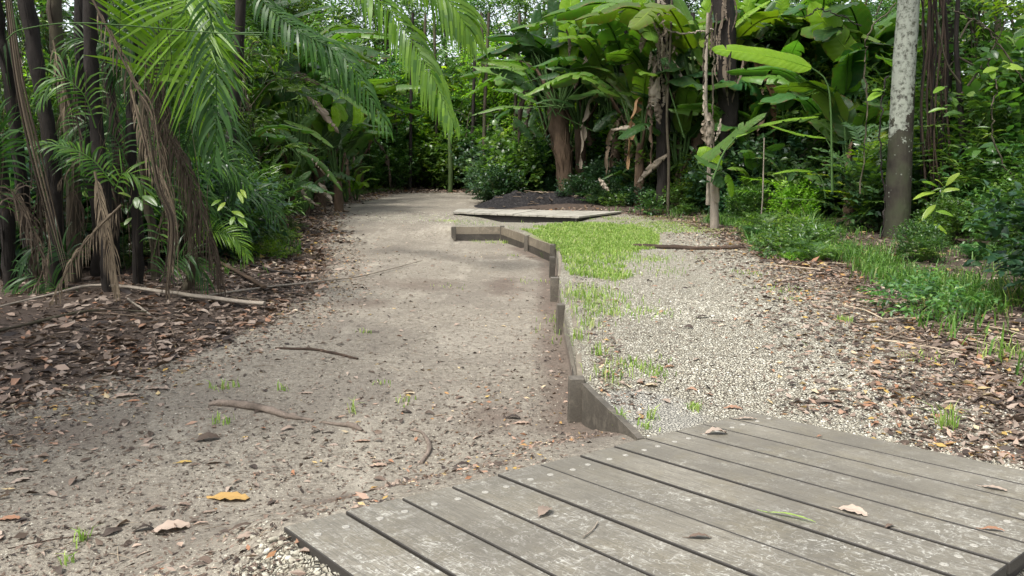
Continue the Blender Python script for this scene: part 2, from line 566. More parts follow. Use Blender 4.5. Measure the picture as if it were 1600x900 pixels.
GREEN = [(0, (.024, .056, .018)), (.45, (.054, .112, .028)), (.8, (.10, .172, .036)), (1, (.175, .235, .045))]
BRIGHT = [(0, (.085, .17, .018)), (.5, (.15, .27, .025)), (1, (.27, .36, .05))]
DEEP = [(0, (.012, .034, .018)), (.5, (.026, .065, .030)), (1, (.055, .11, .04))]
DRY = [(0, (.05, .037, .028)), (.35, (.11, .085, .062)), (.7, (.20, .165, .125)), (1, (.34, .295, .235))]
M = {}
M['leaf'] = leafmat('green_foliage', GREEN, .42, rough=.32, spec=.55, tcol=(1.2, 1.45, .5))
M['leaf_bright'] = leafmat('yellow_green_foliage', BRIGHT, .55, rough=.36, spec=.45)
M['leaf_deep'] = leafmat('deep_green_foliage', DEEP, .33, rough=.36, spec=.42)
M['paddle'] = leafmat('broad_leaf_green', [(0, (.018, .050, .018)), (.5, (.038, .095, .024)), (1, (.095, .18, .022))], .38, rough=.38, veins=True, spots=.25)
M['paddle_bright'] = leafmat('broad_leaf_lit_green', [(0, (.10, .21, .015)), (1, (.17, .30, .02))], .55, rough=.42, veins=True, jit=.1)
M['frond'] = leafmat('palm_frond_green', [(0, (.018, .050, .016)), (.5, (.045, .115, .022)), (1, (.15, .27, .02))], .5, rough=.36)
M['dry'] = leafmat('dry_leaf', DRY, .2, (1.2, 1.0, .7), .8, .15, jit=.3)
M['dry_red'] = leafmat('dry_frond_brown', [(0, (.018, .014, .010)), (.5, (.060, .046, .033)), (1, (.19, .150, .102))], .15, (1.2, 1.0, .7), .8, .15)
M['litter'] = leafmat('leaf_litter', [(0, (.022, .016, .014)), (.3, (.08, .058, .042)), (.5, (.155, .112, .085)), (.75, (.31, .25, .20)), (.9, (.24, .115, .06)), (.95, (.36, .25, .07)), (1, (.42, .36, .27))], .12, (1.2, 1.0, .7), .65, .3)
M['grass'] = leafmat('grass_blades', [(0, (.11, .19, .035)), (.5, (.22, .34, .07)), (.8, (.35, .44, .13)), (1, (.44, .42, .25))], .4, rough=.5)
M['grass_dark'] = leafmat('tall_grass_blades', [(0, (.035, .08, .02)), (.6, (.08, .17, .03)), (.92, (.14, .25, .05)), (1, (.28, .25, .13))], .4, rough=.45)
M['straw'] = leafmat('straw', [(0, (.05, .036, .026)), (.7, (.14, .105, .075)), (1, (.34, .28, .20))], .1, (1, 1, 1), .8, .2)

def bark(name, a, b, lich=None, scale=6.0, green=0.0):
    t = NT(name)
    p = t.coord('Object')
    n1 = t.noise(t.map(p, (1, 1, .35)), scale * 4, 6, .65)
    n2 = t.noise(p, scale * .5, 4)
    col = t.mix(n1, a, b)
    col = t.mix(t.ramp(n2, [(.45, 0.0), (.7, .6)]), col, tuple(.5 * c for c in a))
    if green:
        col = t.mix(t.math('MULTIPLY', t.ramp(n2, [(.3, 1.0), (.6, 0.0)]), green), col, (.035, .055, .02))
    h = n1
    if lich:
        sp = t.n('ShaderNodeSeparateXYZ'); t.l(p, sp.inputs[0])
        # lichen crust on the upper left flank of the trunk, in scattered discs lower down
        nn = t.noise(p, 5.0, 6, .7)
        vo = t.vor(t.map(p, (1, 1, 1)), 17.0)
        cell = t.noise(p, 14.0, 6, .75)
        ax = t.math('SUBTRACT', t.math('MULTIPLY_ADD', sp.outputs[0], .9, t.math('MULTIPLY', sp.outputs[1], -.45)), t.math('MULTIPLY', sp.outputs[2], .034))
        up = t.ramp(t.math('MULTIPLY_ADD', sp.outputs[2], .5, t.math('MULTIPLY', nn, .7)), [(1.02, 0.0), (1.04, 1.0)])
        up = t.math('GREATER_THAN', t.math('MULTIPLY_ADD', sp.outputs[2], .5, t.math('MULTIPLY', nn, .7)), 1.12)
        side = t.math('GREATER_THAN', t.math('SUBTRACT', t.math('MULTIPLY', nn, .5), ax), .27)
        big = t.math('MULTIPLY', up, side)
        spots = t.math('MULTIPLY', t.ramp(vo, [(.16, 1.0), (.22, 0.0)]), t.ramp(t.noise(p, 2.6, 2), [(.5, 0.0), (.58, 1.0)]))
        mk = t.math('MAXIMUM', big, spots)
        mk = t.math('MULTIPLY', mk, t.ramp(cell, [(.36, .1), (.50, 1.0)]))
        col = t.mix(mk, col, t.mix(cell, tuple(.7 * c for c in lich), tuple(1.25 * c for c in lich)))
        h = t.math('ADD', n1, t.math('MULTIPLY', mk, .5))
    return t.done(t.pbr(col, .85, t.bump(h, .7, .02), .2))
M['bark_dark'] = bark('dark_palm_bark', (.008, .007, .006), (.032, .026, .022))
M['bark_brown'] = bark('brown_bark', (.03, .024, .018), (.10, .078, .055), green=.4)
M['bark_lichen'] = bark('lichen_bark', (.018, .015, .012), (.055, .047, .036), lich=(.21, .225, .185), green=.5)
M['bark_red'] = bark('reddish_root_bark', (.022, .016, .012), (.085, .058, .042))
M['bark_green'] = bark('green_stem', (.04, .065, .02), (.09, .13, .045))
M['bark_pale'] = bark('pale_dead_stem', (.13, .11, .085), (.36, .31, .25))
M['fibre'] = bark('fibrous_stem', (.035, .024, .016), (.14, .095, .062), scale=5)
M['petiole'] = bark('green_leaf_stalk', (.03, .065, .018), (.07, .13, .035), scale=2)
M['log'] = bark('weathered_root', (.07, .055, .042), (.26, .21, .17), scale=9)
M['stick'] = bark('dark_stick', (.018, .013, .010), (.09, .06, .042), scale=12)

def woodmat(name, a, b, ring=True, end=None):
    t = NT(name)
    p = t.pos()
    rot = math.atan2(E2[1], E2[0])
    q = t.map(p, (1, 1, 1), (0, 0, -rot))
    grain = t.noise(t.map(q, (1.2, 26, 26)), 4.0, 6, .65)
    cross = t.noise(t.map(q, (26, 1.5, 8)), 3.0, 4, .6)
    big = t.noise(p, 2.2, 4)
    oi = t.n('ShaderNodeObjectInfo')
    col = t.mix(t.ramp(grain, [(.3, 0.0), (.7, 1.0)]), a, b)
    col = t.mix(t.ramp(big, [(.35, 0.0), (.65, .6)]), col, tuple(.6 * c for c in a))
    blo = t.noise(p, 9.0, 6, .7)
    col = t.mix(t.ramp(blo, [(.52, 0.0), (.64, .5)]), col, tuple(1.35 * c for c in b) if not ring else tuple(.7 * c for c in b))
    col = t.mix(t.ramp(cross, [(.56, 0.0), (.72, .35)]), col, tuple(.55 * c for c in a))
    f = t.math('MULTIPLY_ADD', oi.outputs['Random'], .16, .92)
    comb = t.n('ShaderNodeCombineXYZ'); [t.l(f, comb.inputs[i]) for i in range(3)]
    col = t.mix(1.0, col, comb.outputs[0], 'MULTIPLY')
    if ring:
        # pale lichen outlines, strongest on the near left boards
        def band(sc, dt, w, lvl=.5, ds=.6):
            n_ = t.noise(p, sc, dt, .6, ds)
            return t.ramp(t.math('ABSOLUTE', t.math('SUBTRACT', n_, lvl)), [(0.0, 1.0), (w, .5), (w * 2.2, 0.0)])
        ln = t.math('MAXIMUM', band(11.0, 3, .010), t.math('MULTIPLY', band(19.0, 4, .012, .47), .8))
        ln = t.math('MAXIMUM', ln, t.math('MULTIPLY', t.ramp(t.noise(p, 17.0, 5, .7), [(.62, 0.0), (.68, 1.0)]), .5))
        sp = t.n('ShaderNodeSeparateXYZ'); t.l(p, sp.inputs[0])
        near = t.math('MULTIPLY_ADD', sp.outputs[1], -.62, 2.02, True)
        patch = t.ramp(t.math('ADD', t.noise(p, 3.3, 4), t.math('MULTIPLY', near, .34)), [(.50, 0.0), (.74, 1.0)])
        brk = t.ramp(t.noise(p, 42.0, 3), [(.38, 0.15), (.62, 1.0)])
        k = t.math('MULTIPLY', t.math('MULTIPLY', ln, patch), brk)
        col = t.mix(t.math('MULTIPLY', k, .8), col, (.58, .575, .52))
        sp2 = t.ramp(t.noise(p, 95.0, 2), [(.66, 0.0), (.72, .7)])
        col = t.mix(t.math('MULTIPLY', sp2, .6), col, (.58, .57, .52))
        blot = t.ramp(t.noise(p, 6.5, 5, .6), [(.48, 0.0), (.66, .55)])
        col = t.mix(blot, col, (.135, .118, .080))
        blot2 = t.ramp(t.noise(p, 2.7, 6, .7), [(.46, 0.0), (.64, .6)])
        col = t.mix(blot2, col, (.105, .096, .078))
        gr = t.ramp(t.noise(t.map(q, (2.5, 60, 40)), 3.0, 5, .7), [(.50, 0.0), (.60, .75)])
        col = t.mix(gr, col, (.085, .078, .064))
        speck = t.ramp(t.noise(p, 140.0, 2), [(.30, .7), (.36, 0.0)])
        col = t.mix(speck, col, (.05, .045, .035))
        dk = t.ramp(t.vor(p, 13.0), [(.028, .85), (.045, 0.0)])
        col = t.mix(dk, col, (.04, .03, .025))
    if ring:   # side and bevel faces painted near black, gap shade put into the colour
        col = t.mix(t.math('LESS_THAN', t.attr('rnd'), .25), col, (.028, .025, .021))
    return t.done(t.pbr(col, .62, t.bump(grain, .25, .004), .35))
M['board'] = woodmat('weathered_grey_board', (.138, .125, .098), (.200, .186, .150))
M['board_far'] = woodmat('far_platform_board', (.24, .225, .19), (.33, .31, .265), ring=False)
M['fence'] = woodmat('fence_plank', (.12, .10, .072), (.21, .18, .135), ring=False)
M['fence_dark'] = woodmat('shaded_fence_plank', (.03, .026, .021), (.065, .056, .045), ring=False)  # darker copy for lower planks; sunlit top and shaded bottom put into colour
M['fence_top'] = woodmat('grey_post', (.055, .048, .038), (.12, .105, .082), ring=False)
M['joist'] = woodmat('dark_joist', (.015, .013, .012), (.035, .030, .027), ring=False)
t = NT('screw_metal'); M['screw'] = t.done(t.pbr((.25, .24, .21), .6, None, .3))

def groundmat(name):
    t = NT(name)
    p = t.pos()
    S = t.attr('sand'); Gr = t.attr('gravel'); Mo = t.attr('moss'); Cm = t.attr('grit'); Dk = t.attr('dark')
    wob = t.noise(p, 2.4, 5, .6)
    wob2 = t.noise(p, 14.0, 4, .6)
    off = t.math('MULTIPLY_ADD', t.math('ADD', t.math('MULTIPLY', wob, .65), t.math('MULTIPLY', wob2, .35)), .9, -.45)
    def mask(a, lo=.42, hi=.62):
        return t.ramp(t.math('ADD', a, off), [(lo, 0.0), (hi, 1.0)])
    n_f = t.noise(p, 60.0, 5, .65); n_m = t.noise(p, 11.0, 5, .6); n_b = t.noise(p, 1.1, 4)
    n_c = t.noise(p, 27.0, 6, .75)
    # forest soil
    soil = t.mix(n_m, (.022, .016, .012), (.075, .055, .042))
    # sandy dirt
    sand = t.mix(t.ramp(n_b, [(.3, 0.0), (.7, 1.0)]), (.158, .140, .110), (.222, .200, .160))
    sand = t.mix(t.ramp(n_m, [(.42, 0.0), (.70, .75)]), sand, (.135, .118, .096))
    sand = t.mix(t.ramp(n_f, [(.5, 0.0), (.75, .6)]), sand, (.33, .31, .25))
    bits = t.ramp(t.vor(t.map(p, (1, 1.5, 1), (0, 0, .4)), 26.0), [(.12, 1.0), (.2, 0.0)])
    bm = t.math('MULTIPLY', bits, t.ramp(t.noise(p, 3.5, 3), [(.36, 0.15), (.55, .9)]))
    sand = t.mix(bm, sand, (.075, .055, .045))
    pale = t.ramp(t.vor(t.map(p, (1.3, 1, 1), (0, 0, 1.1)), 33.0), [(.10, 1.0), (.17, 0.0)])
    sand = t.mix(t.math('MULTIPLY', pale, .6), sand, (.40, .375, .31))
    sand = t.mix(t.ramp(n_c, [(.50, 0.0), (.60, .7)]), sand, (.095, .082, .066))
    sand = t.mix(t.ramp(n_c, [(.36, .5), (.44, 0.0)]), sand, (.31, .285, .235))
    damp = t.ramp(t.noise(p, .8, 6, .65), [(.46, 0.0), (.62, .6)])
    sand = t.mix(damp, sand, (.115, .100, .082))
    worn = t.ramp(t.noise(t.map(p, (1.4, .5, 1)), 1.6, 6, .7), [(.54, 0.0), (.68, .6)])
    sand = t.mix(worn, sand, (.30, .275, .222))
    fine = t.ramp(t.vor(t.map(p, (1, 1.7, 1), (0, 0, .6)), 75.0), [(.12, 1.0), (.25, 0.0)])
    sand = t.mix(t.math('MULTIPLY', fine, t.ramp(t.noise(p, 1.7, 4, .6), [(.36, .2), (.56, .9)])), sand, (.105, .085, .070))
    # gravel: flat pale stones with dark gaps
    cell = t.n('ShaderNodeTexVoronoi', feature='F1'); t.l(p, cell.inputs['Vector']); cell.inputs['Scale'].default_value = 52.0
    ed = t.vor(p, 52.0, 'DISTANCE_TO_EDGE')
    hs = t.n('ShaderNodeSeparateColor'); t.l(cell.outputs['Color'], hs.inputs[0])
    st = t.ramp(hs.outputs[0], [(0, (.25, .235, .18)), (.4, (.38, .36, .285)), (.8, (.47, .455, .37)), (1, (.53, .515, .44))])
    gap = t.ramp(ed, [(.03, .9), (.12, 0.0)])
    grav = t.mix(gap, st, (.17, .14, .105))
    grav = t.mix(t.ramp(n_m, [(.45, 0.0), (.75, .4)]), grav, (.22, .195, .145))
    grav = t.mix(t.ramp(t.noise(p, 1.3, 5, .65), [(.52, 0.0), (.70, .3)]), grav, (.21, .185, .135))
    grit = t.mix(n_f, (.27, .255, .215), (.42, .405, .35))
    col = t.mix(mask(S), soil, sand)
    col = t.mix(mask(Gr), col, grav)
    col = t.mix(mask(Cm), col, grit)
    col = t.mix(t.math('MULTIPLY', mask(Mo, .45, .75), .8), col, t.mix(n_f, (.16, .20, .05), (.32, .36, .13)))
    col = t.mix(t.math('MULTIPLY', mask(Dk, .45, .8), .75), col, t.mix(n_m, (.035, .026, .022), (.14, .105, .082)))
    h = t.math('ADD', t.math('MULTIPLY', n_f, .35), t.math('ADD', t.math('MULTIPLY', n_m, .8), t.math('MULTIPLY', t.math('MULTIPLY', mask(Gr), t.math('MINIMUM', ed, .2)), 3.2)))
    return t.done(t.pbr(col, .92, t.bump(h, 1.0, .028), .2))
M['ground'] = groundmat('forest_floor_and_path')

def stonemat(name, stops):
    t = NT(name)
    col = t.ramp(t.attr('rnd'), stops)
    n = t.noise(t.pos(), 60.0, 4)
    col = t.mix(t.ramp(n, [(.35, .35), (.6, 0.0)]), col, (.16, .13, .10))
    return t.done(t.pbr(col, .85, t.bump(n, .4, .003), .3))
M['stone'] = stonemat('pale_limestone', [(0, (.18, .165, .125)), (.35, (.31, .295, .235)), (.75, (.42, .405, .335)), (1, (.54, .53, .46))])
t = NT('dark_compost')
p = t.pos(); nn = t.noise(p, 14.0, 6, .7)
M['mound'] = t.done(t.pbr(t.ramp(nn, [(.38, (.006, .0055, .006)), (.58, (.020, .018, .018)), (.74, (.10, .092, .088))]), .9, t.bump(nn, 1.0, .06), .2))
# ---------------------------------------------------------------- terrain
# rows get coarser with distance, columns follow the fence line so the step lands on it
ys = [-4.0, -2.5, -1.2, -.4, .2]
y = .6
while y < 34:
    ys.append(y); y += max(.028, .0105 * y)
ys += list(np.geomspace(34.5, 170, 26))
extra = [FEND[1] + .045, FEND[1] + .055, FEND[1] + .086, FEND[1] + .1]
ys = np.array(sorted(ys + extra))
so = [0.0]; st_ = .006; s_ = 0
while s_ < 70:
    s_ += st_; so.append(s_); st_ = min(st_ * 1.13, .045 if s_ < 4.5 else (.12 if s_ < 9 else 6))
    if s_ > 9: st_ = max(.12, (s_ - 8) * .12)
so = np.array(so)
ss = np.concatenate([-so[::-1][:-1], so])
YY, SS = np.meshgrid(ys, ss, indexing='ij')
XX = SS + xf(np.clip(YY, FY.min(), FY.max()))
ZZ = hgt(XX, YY)
far = sm(30, 60, np.sqrt(XX ** 2 + YY ** 2))
ZZ = ZZ * (1 - far) + far * (.5 * vnoise(XX, YY, .08, 9) - .2)
ny, nx = YY.shape
V = np.stack([XX, YY, ZZ], -1).reshape(-1, 3)
ii = (np.arange(ny - 1)[:, None] * nx + np.arange(nx - 1)[None, :])
F = np.stack([ii, ii + 1, ii + nx + 1, ii + nx], -1).reshape(-1, 4)
vx, vy = V[:, 0], V[:, 1]
rough = .16 * vnoise(vx, vy, 2.1, 11) + .08 * vnoise(vx, vy, 6.3, 12)
soft = .12 + .03 * np.clip(vy, 0, 20)
inL = sm(-1, 1, (vx - xl(vy) + rough) / (soft * 2.2))
inR = sm(-1, 1, (xr(vy) - vx + rough) / (soft * 2.6))
endf = 1 - sm(26.5, 28, vy)
is_right = (vx > xf(vy)) | ((vy > FEND[1] + .02) & (vx > FEND[0]))
u_, v_ = deck_uv(vx, vy)
sand = inL * inR * endf
grav = np.where(is_right, 1.0, 0.0) * sm(-.45, .75, xr(vy) - vx + rough * 2.5) * (1 - sm(17, 18.5, vy))
# gravel spills left of the far platform and under the near corner of the deck
pl = P0(630, 341)
grav = np.maximum(grav, .58 * np.exp(-(((vx - pl[0]) / 1.9) ** 2 + ((vy - pl[1] - .2) / 1.5) ** 2)) * inL)
grav = np.maximum(grav, (1 - sm(.0, .35, -u_)) * (v_ > .02) * (vx < .3))
grav = np.clip(grav, 0, 1)
def blob(px, py, rx, ry, z=0.0):
    c = P0(px, py, z); return np.exp(-(((vx - c[0]) / rx) ** 2 + ((vy - c[1]) / ry) ** 2))
moss = np.zeros(len(V))
for a in [(900, 375, 1.2, 2.0), (1060, 347, 1.6, 1.3), (980, 343, 1.2, 1.0), (925, 470, .35, .7), (1020, 405, .35, .5), (700, 345, .7, .8), (960, 590, .2, .25)]:
    moss = np.maximum(moss, blob(*a) * (.95 if a[0] == 900 else .62))
moss *= is_right | (vy > 14.5)
grit = blob(1020, 628, .34, .42) * is_right
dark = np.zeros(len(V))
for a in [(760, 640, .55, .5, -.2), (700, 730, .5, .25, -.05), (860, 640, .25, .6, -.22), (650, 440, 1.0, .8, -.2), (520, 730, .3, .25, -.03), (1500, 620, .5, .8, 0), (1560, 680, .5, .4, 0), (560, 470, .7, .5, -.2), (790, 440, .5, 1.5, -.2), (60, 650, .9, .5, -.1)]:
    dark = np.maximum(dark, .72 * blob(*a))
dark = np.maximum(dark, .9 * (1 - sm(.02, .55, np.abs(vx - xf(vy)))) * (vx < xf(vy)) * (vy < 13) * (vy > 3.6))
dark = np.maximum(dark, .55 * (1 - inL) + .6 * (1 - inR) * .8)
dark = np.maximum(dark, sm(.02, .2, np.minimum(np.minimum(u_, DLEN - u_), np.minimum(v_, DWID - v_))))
under = sm(.015, .06, np.minimum(np.minimum(u_, DLEN - u_), np.minimum(v_, DWID - v_)))  # ground below the deck painted darker, so the board gaps look shaded
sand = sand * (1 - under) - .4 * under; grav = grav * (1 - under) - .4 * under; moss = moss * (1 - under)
cls = np.zeros(len(V), int)
cls[(sand > .5)] = 1
cls[(grav > .5)] = 2
fc = np.sort(cls[F], axis=1)[:, 2]
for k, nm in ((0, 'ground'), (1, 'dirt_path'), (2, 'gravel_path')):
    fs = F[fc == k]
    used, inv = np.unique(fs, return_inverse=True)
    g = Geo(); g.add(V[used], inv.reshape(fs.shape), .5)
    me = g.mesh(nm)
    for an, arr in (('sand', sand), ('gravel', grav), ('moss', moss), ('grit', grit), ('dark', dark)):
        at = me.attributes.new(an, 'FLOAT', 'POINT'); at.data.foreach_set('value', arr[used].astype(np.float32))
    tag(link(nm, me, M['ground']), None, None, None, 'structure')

# ---------------------------------------------------------------- near deck
NB = 12
deck = thing('wooden_deck', 'grey weathered board deck in the foreground, laid askew over sand and gravel', 'deck', tuple(DA))
bw = DLEN / NB
def local(root, pts): return np.asarray(pts, float) - np.array(root.location)
up = DN
for k in range(NB):
    gp = .0042 + .003 * rng.random()
    if k in (2, 6, 7): gp = .0080
    a = k * bw + gp; wdt = bw - 2 * gp
    end = 0.0 + rng.normal(0, .004)
    g = Geo()
    dz = rng.normal(0, .0012)
    o = E1 * a + E2 * end - up * (.038 - dz)
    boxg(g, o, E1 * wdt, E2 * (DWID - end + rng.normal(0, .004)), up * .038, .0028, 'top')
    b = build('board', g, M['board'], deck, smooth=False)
    for vv in (.13, DWID - .12):
        for fr in (.27, .74):
            g = Geo()
            c = E1 * (a + wdt * fr) + E2 * (vv + rng.normal(0, .004)) + up * (dz - .0005)
            an = np.arange(12) * math.pi / 6
            e = np.cos(an)[:, None] * E1 + np.sin(an)[:, None] * E2
            rings = [c + e * .0130, c + e * .0130 + up * .0018, c + e * .0090 + up * .0026, c + e * .0070 + up * .0006, c + e * .001 + up * .0006]
            vs = np.concatenate(rings)
            f = [[q * 12 + j, q * 12 + (j + 1) % 12, (q + 1) * 12 + (j + 1) % 12, (q + 1) * 12 + j] for q in range(4) for j in range(12)]
            g.add(vs, f, .5)
            boxg(g, c - E1 * .006 - E2 * .0012, E1 * .012, E2 * .0024, up * .0016, .0003)
            build('screw', g, M['screw'], b)
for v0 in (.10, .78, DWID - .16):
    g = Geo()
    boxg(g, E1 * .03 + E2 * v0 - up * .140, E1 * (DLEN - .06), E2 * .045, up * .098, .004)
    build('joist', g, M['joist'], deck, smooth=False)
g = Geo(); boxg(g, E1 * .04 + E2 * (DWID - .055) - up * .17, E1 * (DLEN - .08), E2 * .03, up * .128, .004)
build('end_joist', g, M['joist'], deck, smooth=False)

# ---------------------------------------------------------------- retaining fence
fence = thing('retaining_fence', 'low kinked wooden retaining fence between the sandy path and the grass and gravel side', 'fence', (FX[1], FY[1], 0))
FO = np.array([FX[1], FY[1], 0])
def fpart(name, g, mat, par=fence): 
    for q in range(len(g.v)): g.v[q] = g.v[q] - FO
    return build(name, g, mat, par, smooth=False)
def post(px, py, wpx, hh, ang, label=None, dep=.07, top=.015):
    c = P0(px, py, top)
    w = wpx / FPX * c[1]
    ca, sa = math.cos(ang), math.sin(ang)
    ex = np.array([ca, sa, 0]) * w; ey = np.array([-sa, ca, 0]) * dep
    g = Geo(); boxg(g, c - ex / 2 - ey / 2 - np.array([0, 0, hh + .12]), ex, ey, np.array([.004, 0, hh + .12]), .005)
    return fpart('post', g, M['fence_top'])
def wplank(a, b, z0, z1, th, mat, name='plank', bow=0.0, off=0.0):
    """upright plank between two plan points, bowed slightly, a and b are xyz of its top"""
    a = np.array(a, float); b = np.array(b, float)
    n = 7
    g = Geo()
    t = np.linspace(0, 1, n)
    d = nz(b - a); s = nz(np.cross(d, [0, 0, 1]))
    line = a + (b - a) * t[:, None] + s * (bow * np.sin(math.pi * t) + off)[:, None]
    wz = .004 * np.sin(t * 5 + a[0] * 9)
    v = []
    for k in range(n):
        p = line[k]
        for (q, zz) in ((-th / 2, z0), (th / 2, z0), (th / 2, z1 + wz[k]), (-th / 2, z1 + wz[k])):
            v.append(p + s * q + np.array([0, 0, zz]))
    v = np.array(v)
    f = [[k * 4 + j, k * 4 + (j + 1) % 4, k * 4 + 4 + (j + 1) % 4, k * 4 + 4 + j] for k in range(n - 1) for j in range(4)]
    f += [[3, 2, 1, 0], [(n - 1) * 4, (n - 1) * 4 + 1, (n - 1) * 4 + 2, (n - 1) * 4 + 3]]
    g.add(v, f, .5)
    return fpart(name, g, mat)
A = [P0(*q) for q in ((707, 354.4), (787, 354.4), (825, 367), (868, 383))]
post(708.5, 354, 7.5, .27, 0.0); post(784.5, 353, 7, .27, .1); post(823, 367.5, 7, .27, -.5); post(863.5, 381.5, 7.5, .27, -.4)
post(868.5, 384, 5, .27, -.9)
for (a, b, o) in ((A[0], A[1], .04), (A[1], A[2], -.005), (A[2], A[3], -.005)):
    wplank(a, b, -.135, 0.0, .028, M['fence'], 'upper_plank', 0, -o if o > 0 else .04)
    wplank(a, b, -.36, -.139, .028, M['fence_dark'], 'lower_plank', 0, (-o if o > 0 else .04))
post(862.5, 401, 8.5, .30, .1); post(866, 433, 13, .33, .05); post(875.5, 475, 12, .30, .12)
p5 = P0(872, 384); p6 = P0(873.5, 432); p7 = P0(909, 588); p8 = P0(1003, 687.5)
wplank(p5, p6, -.16, .012, .030, M['fence'], 'upper_plank', -.02, .0)
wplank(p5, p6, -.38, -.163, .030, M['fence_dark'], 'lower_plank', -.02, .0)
wplank(P0(877, 433), p7, -.16, .0, .034, M['fence'], 'upper_plank', -.045, .01)
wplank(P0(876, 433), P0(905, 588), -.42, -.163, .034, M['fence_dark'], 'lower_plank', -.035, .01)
post(900, 589, 25.5, .27, .03, dep=.075, top=.018)
a8, b8 = P0(914, 598), deckpt(1002, 686.5)
wplank(a8, b8 + np.array([0, 0, .003]), -.36, .0, .036, M['fence_top'], 'end_plank', 0, .0)

# ---------------------------------------------------------------- far platform
qa, qb, qc, qd = D(707, 331, 16.8), D(905, 338.5, 15.4), D(975, 330, 17.0), D(716, 326, 18.3)
plat = thing('wooden_platform', 'low pale board platform on a dark skirt in front of the compost heap', 'platform', tuple(qa))
def slab(g, c4, th, dz=0.0, gap=0.0):
    c4 = [np.array(c, float) - qa + np.array([0, 0, dz]) for c in c4]
    v = np.array(c4 + [c - np.array([0, 0, th]) for c in c4])
    g.add(v, [[0, 1, 2, 3], [7, 6, 5, 4], [0, 4, 5, 1], [1, 5, 6, 2], [2, 6, 7, 3], [3, 7, 4, 0]], .5)
NBP = 16
for k in range(NBP):
    t0, t1 = (k + .035) / NBP, (k + .965) / NBP
    g = Geo(); L_ = lambda a, b, t: a + (b - a) * t
    slab(g, [L_(qa, qb, t0), L_(qa, qb, t1), L_(qd, qc, t1), L_(qd, qc, t0)], .034, rng.normal(0, .002))
    build('board', g, M['board_far'], plat, smooth=False)
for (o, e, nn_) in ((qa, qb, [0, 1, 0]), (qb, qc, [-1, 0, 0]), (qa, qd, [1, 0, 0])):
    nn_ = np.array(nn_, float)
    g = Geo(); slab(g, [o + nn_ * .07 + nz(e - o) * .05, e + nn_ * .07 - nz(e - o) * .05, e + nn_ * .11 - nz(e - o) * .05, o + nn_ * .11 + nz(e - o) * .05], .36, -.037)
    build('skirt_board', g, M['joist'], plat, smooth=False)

# ---------------------------------------------------------------- compost mound
mc = D(868, 318, 19.6); mc[2] = 0
g = Geo()
n1, n2 = 90, 44
xs = np.linspace(-2.1, 2.3, n1); yy = np.linspace(-1.2, 1.6, n2)
X, Y = np.meshgrid(xs, yy, indexing='ij')
prof = .27 * np.exp(-((X + .55) / .95) ** 2) + .24 * np.exp(-((X - .45) / .8) ** 2) + .22 * np.exp(-((X - 1.4) / .6) ** 2) + .16 * np.exp(-((X + 1.4) / .5) ** 2)
Z = prof * np.exp(-((Y - .1) / .85) ** 2) * 1.05 - .05
Z += (.11 * vnoise(X, Y, 5, 21) + .07 * vnoise(X, Y, 13, 22) + rng.normal(0, .018, Z.shape)) * np.clip(Z / .15, 0, 1)
v = np.stack([X, Y, Z], -1).reshape(-1, 3)
ii = (np.arange(n1 - 1)[:, None] * n2 + np.arange(n2 - 1)[None, :])
g.add(v, np.stack([ii, ii + n2, ii + n2 + 1, ii + 1], -1).reshape(-1, 4), .5)
mound = build('compost_heap', g, M['mound']); mound.location = mc
tag(mound, 'low heap of dark crumbly compost behind the far board platform', 'compost heap')
g = Geo()
for k in range(60):
    x0, y0 = rng.uniform(-1.6, 1.9), rng.uniform(-1.0, .9)
    i, j = int((x0 + 2.1) / 4.4 * (n1 - 1)), int((y0 + 1.2) / 2.8 * (n2 - 1)); z0 = Z[i, j]
    a = rng.uniform(0, 6.28); d = np.array([math.cos(a), math.sin(a), rng.normal(0, .15)]) * rng.uniform(.1, .4)
    tube(g, [np.array([x0, y0, z0 + .01]) - d / 2, np.array([x0, y0, z0 + .03]), np.array([x0, y0, z0 + .01]) + d / 2], .010, 4, rnd=rng.random(), caps=False)
tag(build('twigs', g, M['straw'], mound), None, None, None, 'stuff')
# ---------------------------------------------------------------- plant builders
protos = []
def proto(name, label, cat):
    t = thing(name, label, cat); protos.append(t); return t

def ell(n, c, r, inner=.0):
    d = nz(rng.normal(size=(n, 3)))
    return np.array(c) + d * np.array(r) * (rng.uniform(inner ** 3, 1, (n, 1)) ** (1 / 3))

def shrub(name, h, rad, ntw, k, L, W, mat, fine=False, stems=9, low=.12, tl=.35, bright=0.0):
    t = proto(name, '', 'shrub')
    ends = ell(ntw, (0, 0, h * .52), (rad, rad, h * .5), .25)
    ends[:, 2] = np.maximum(ends[:, 2], low * h * rng.random(ntw))
    # uneven outline: drop sectors
    lob = 1 + .28 * np.sin(np.arctan2(ends[:, 1], ends[:, 0]) * 3 + rng.uniform(0, 6)) * (ends[:, 2] / h)
    ends[:, :2] *= lob[:, None]
    d = nz(ends - np.array([0, 0, h * .2])) + rng.normal(0, .3, ends.shape) + np.array([0, 0, .12])
    g = Geo()
    shift = (ends[:, 2] / h - .5) * .0
    twigleaves(g, ends - nz(d) * tl * .5, d, rng.uniform(.6, 1.2, ntw) * tl, k, L, W, fine)
    build('leaves', g, mat, t)
    g = Geo()
    for q in rng.choice(ntw, stems, replace=False):
        e = ends[q]; b = np.array([rng.normal(0, .08), rng.normal(0, .08), -.1])
        mid = (b + e) / 2 + np.array([0, 0, .12 * h]) + rng.normal(0, .05, 3)
        tube(g, curve([b, mid, e], 6), np.linspace(.013, .004, 6) * max(1, h / 1.6), 5, caps=False)
    build('stems', g, M['bark_brown'], t)
    return t
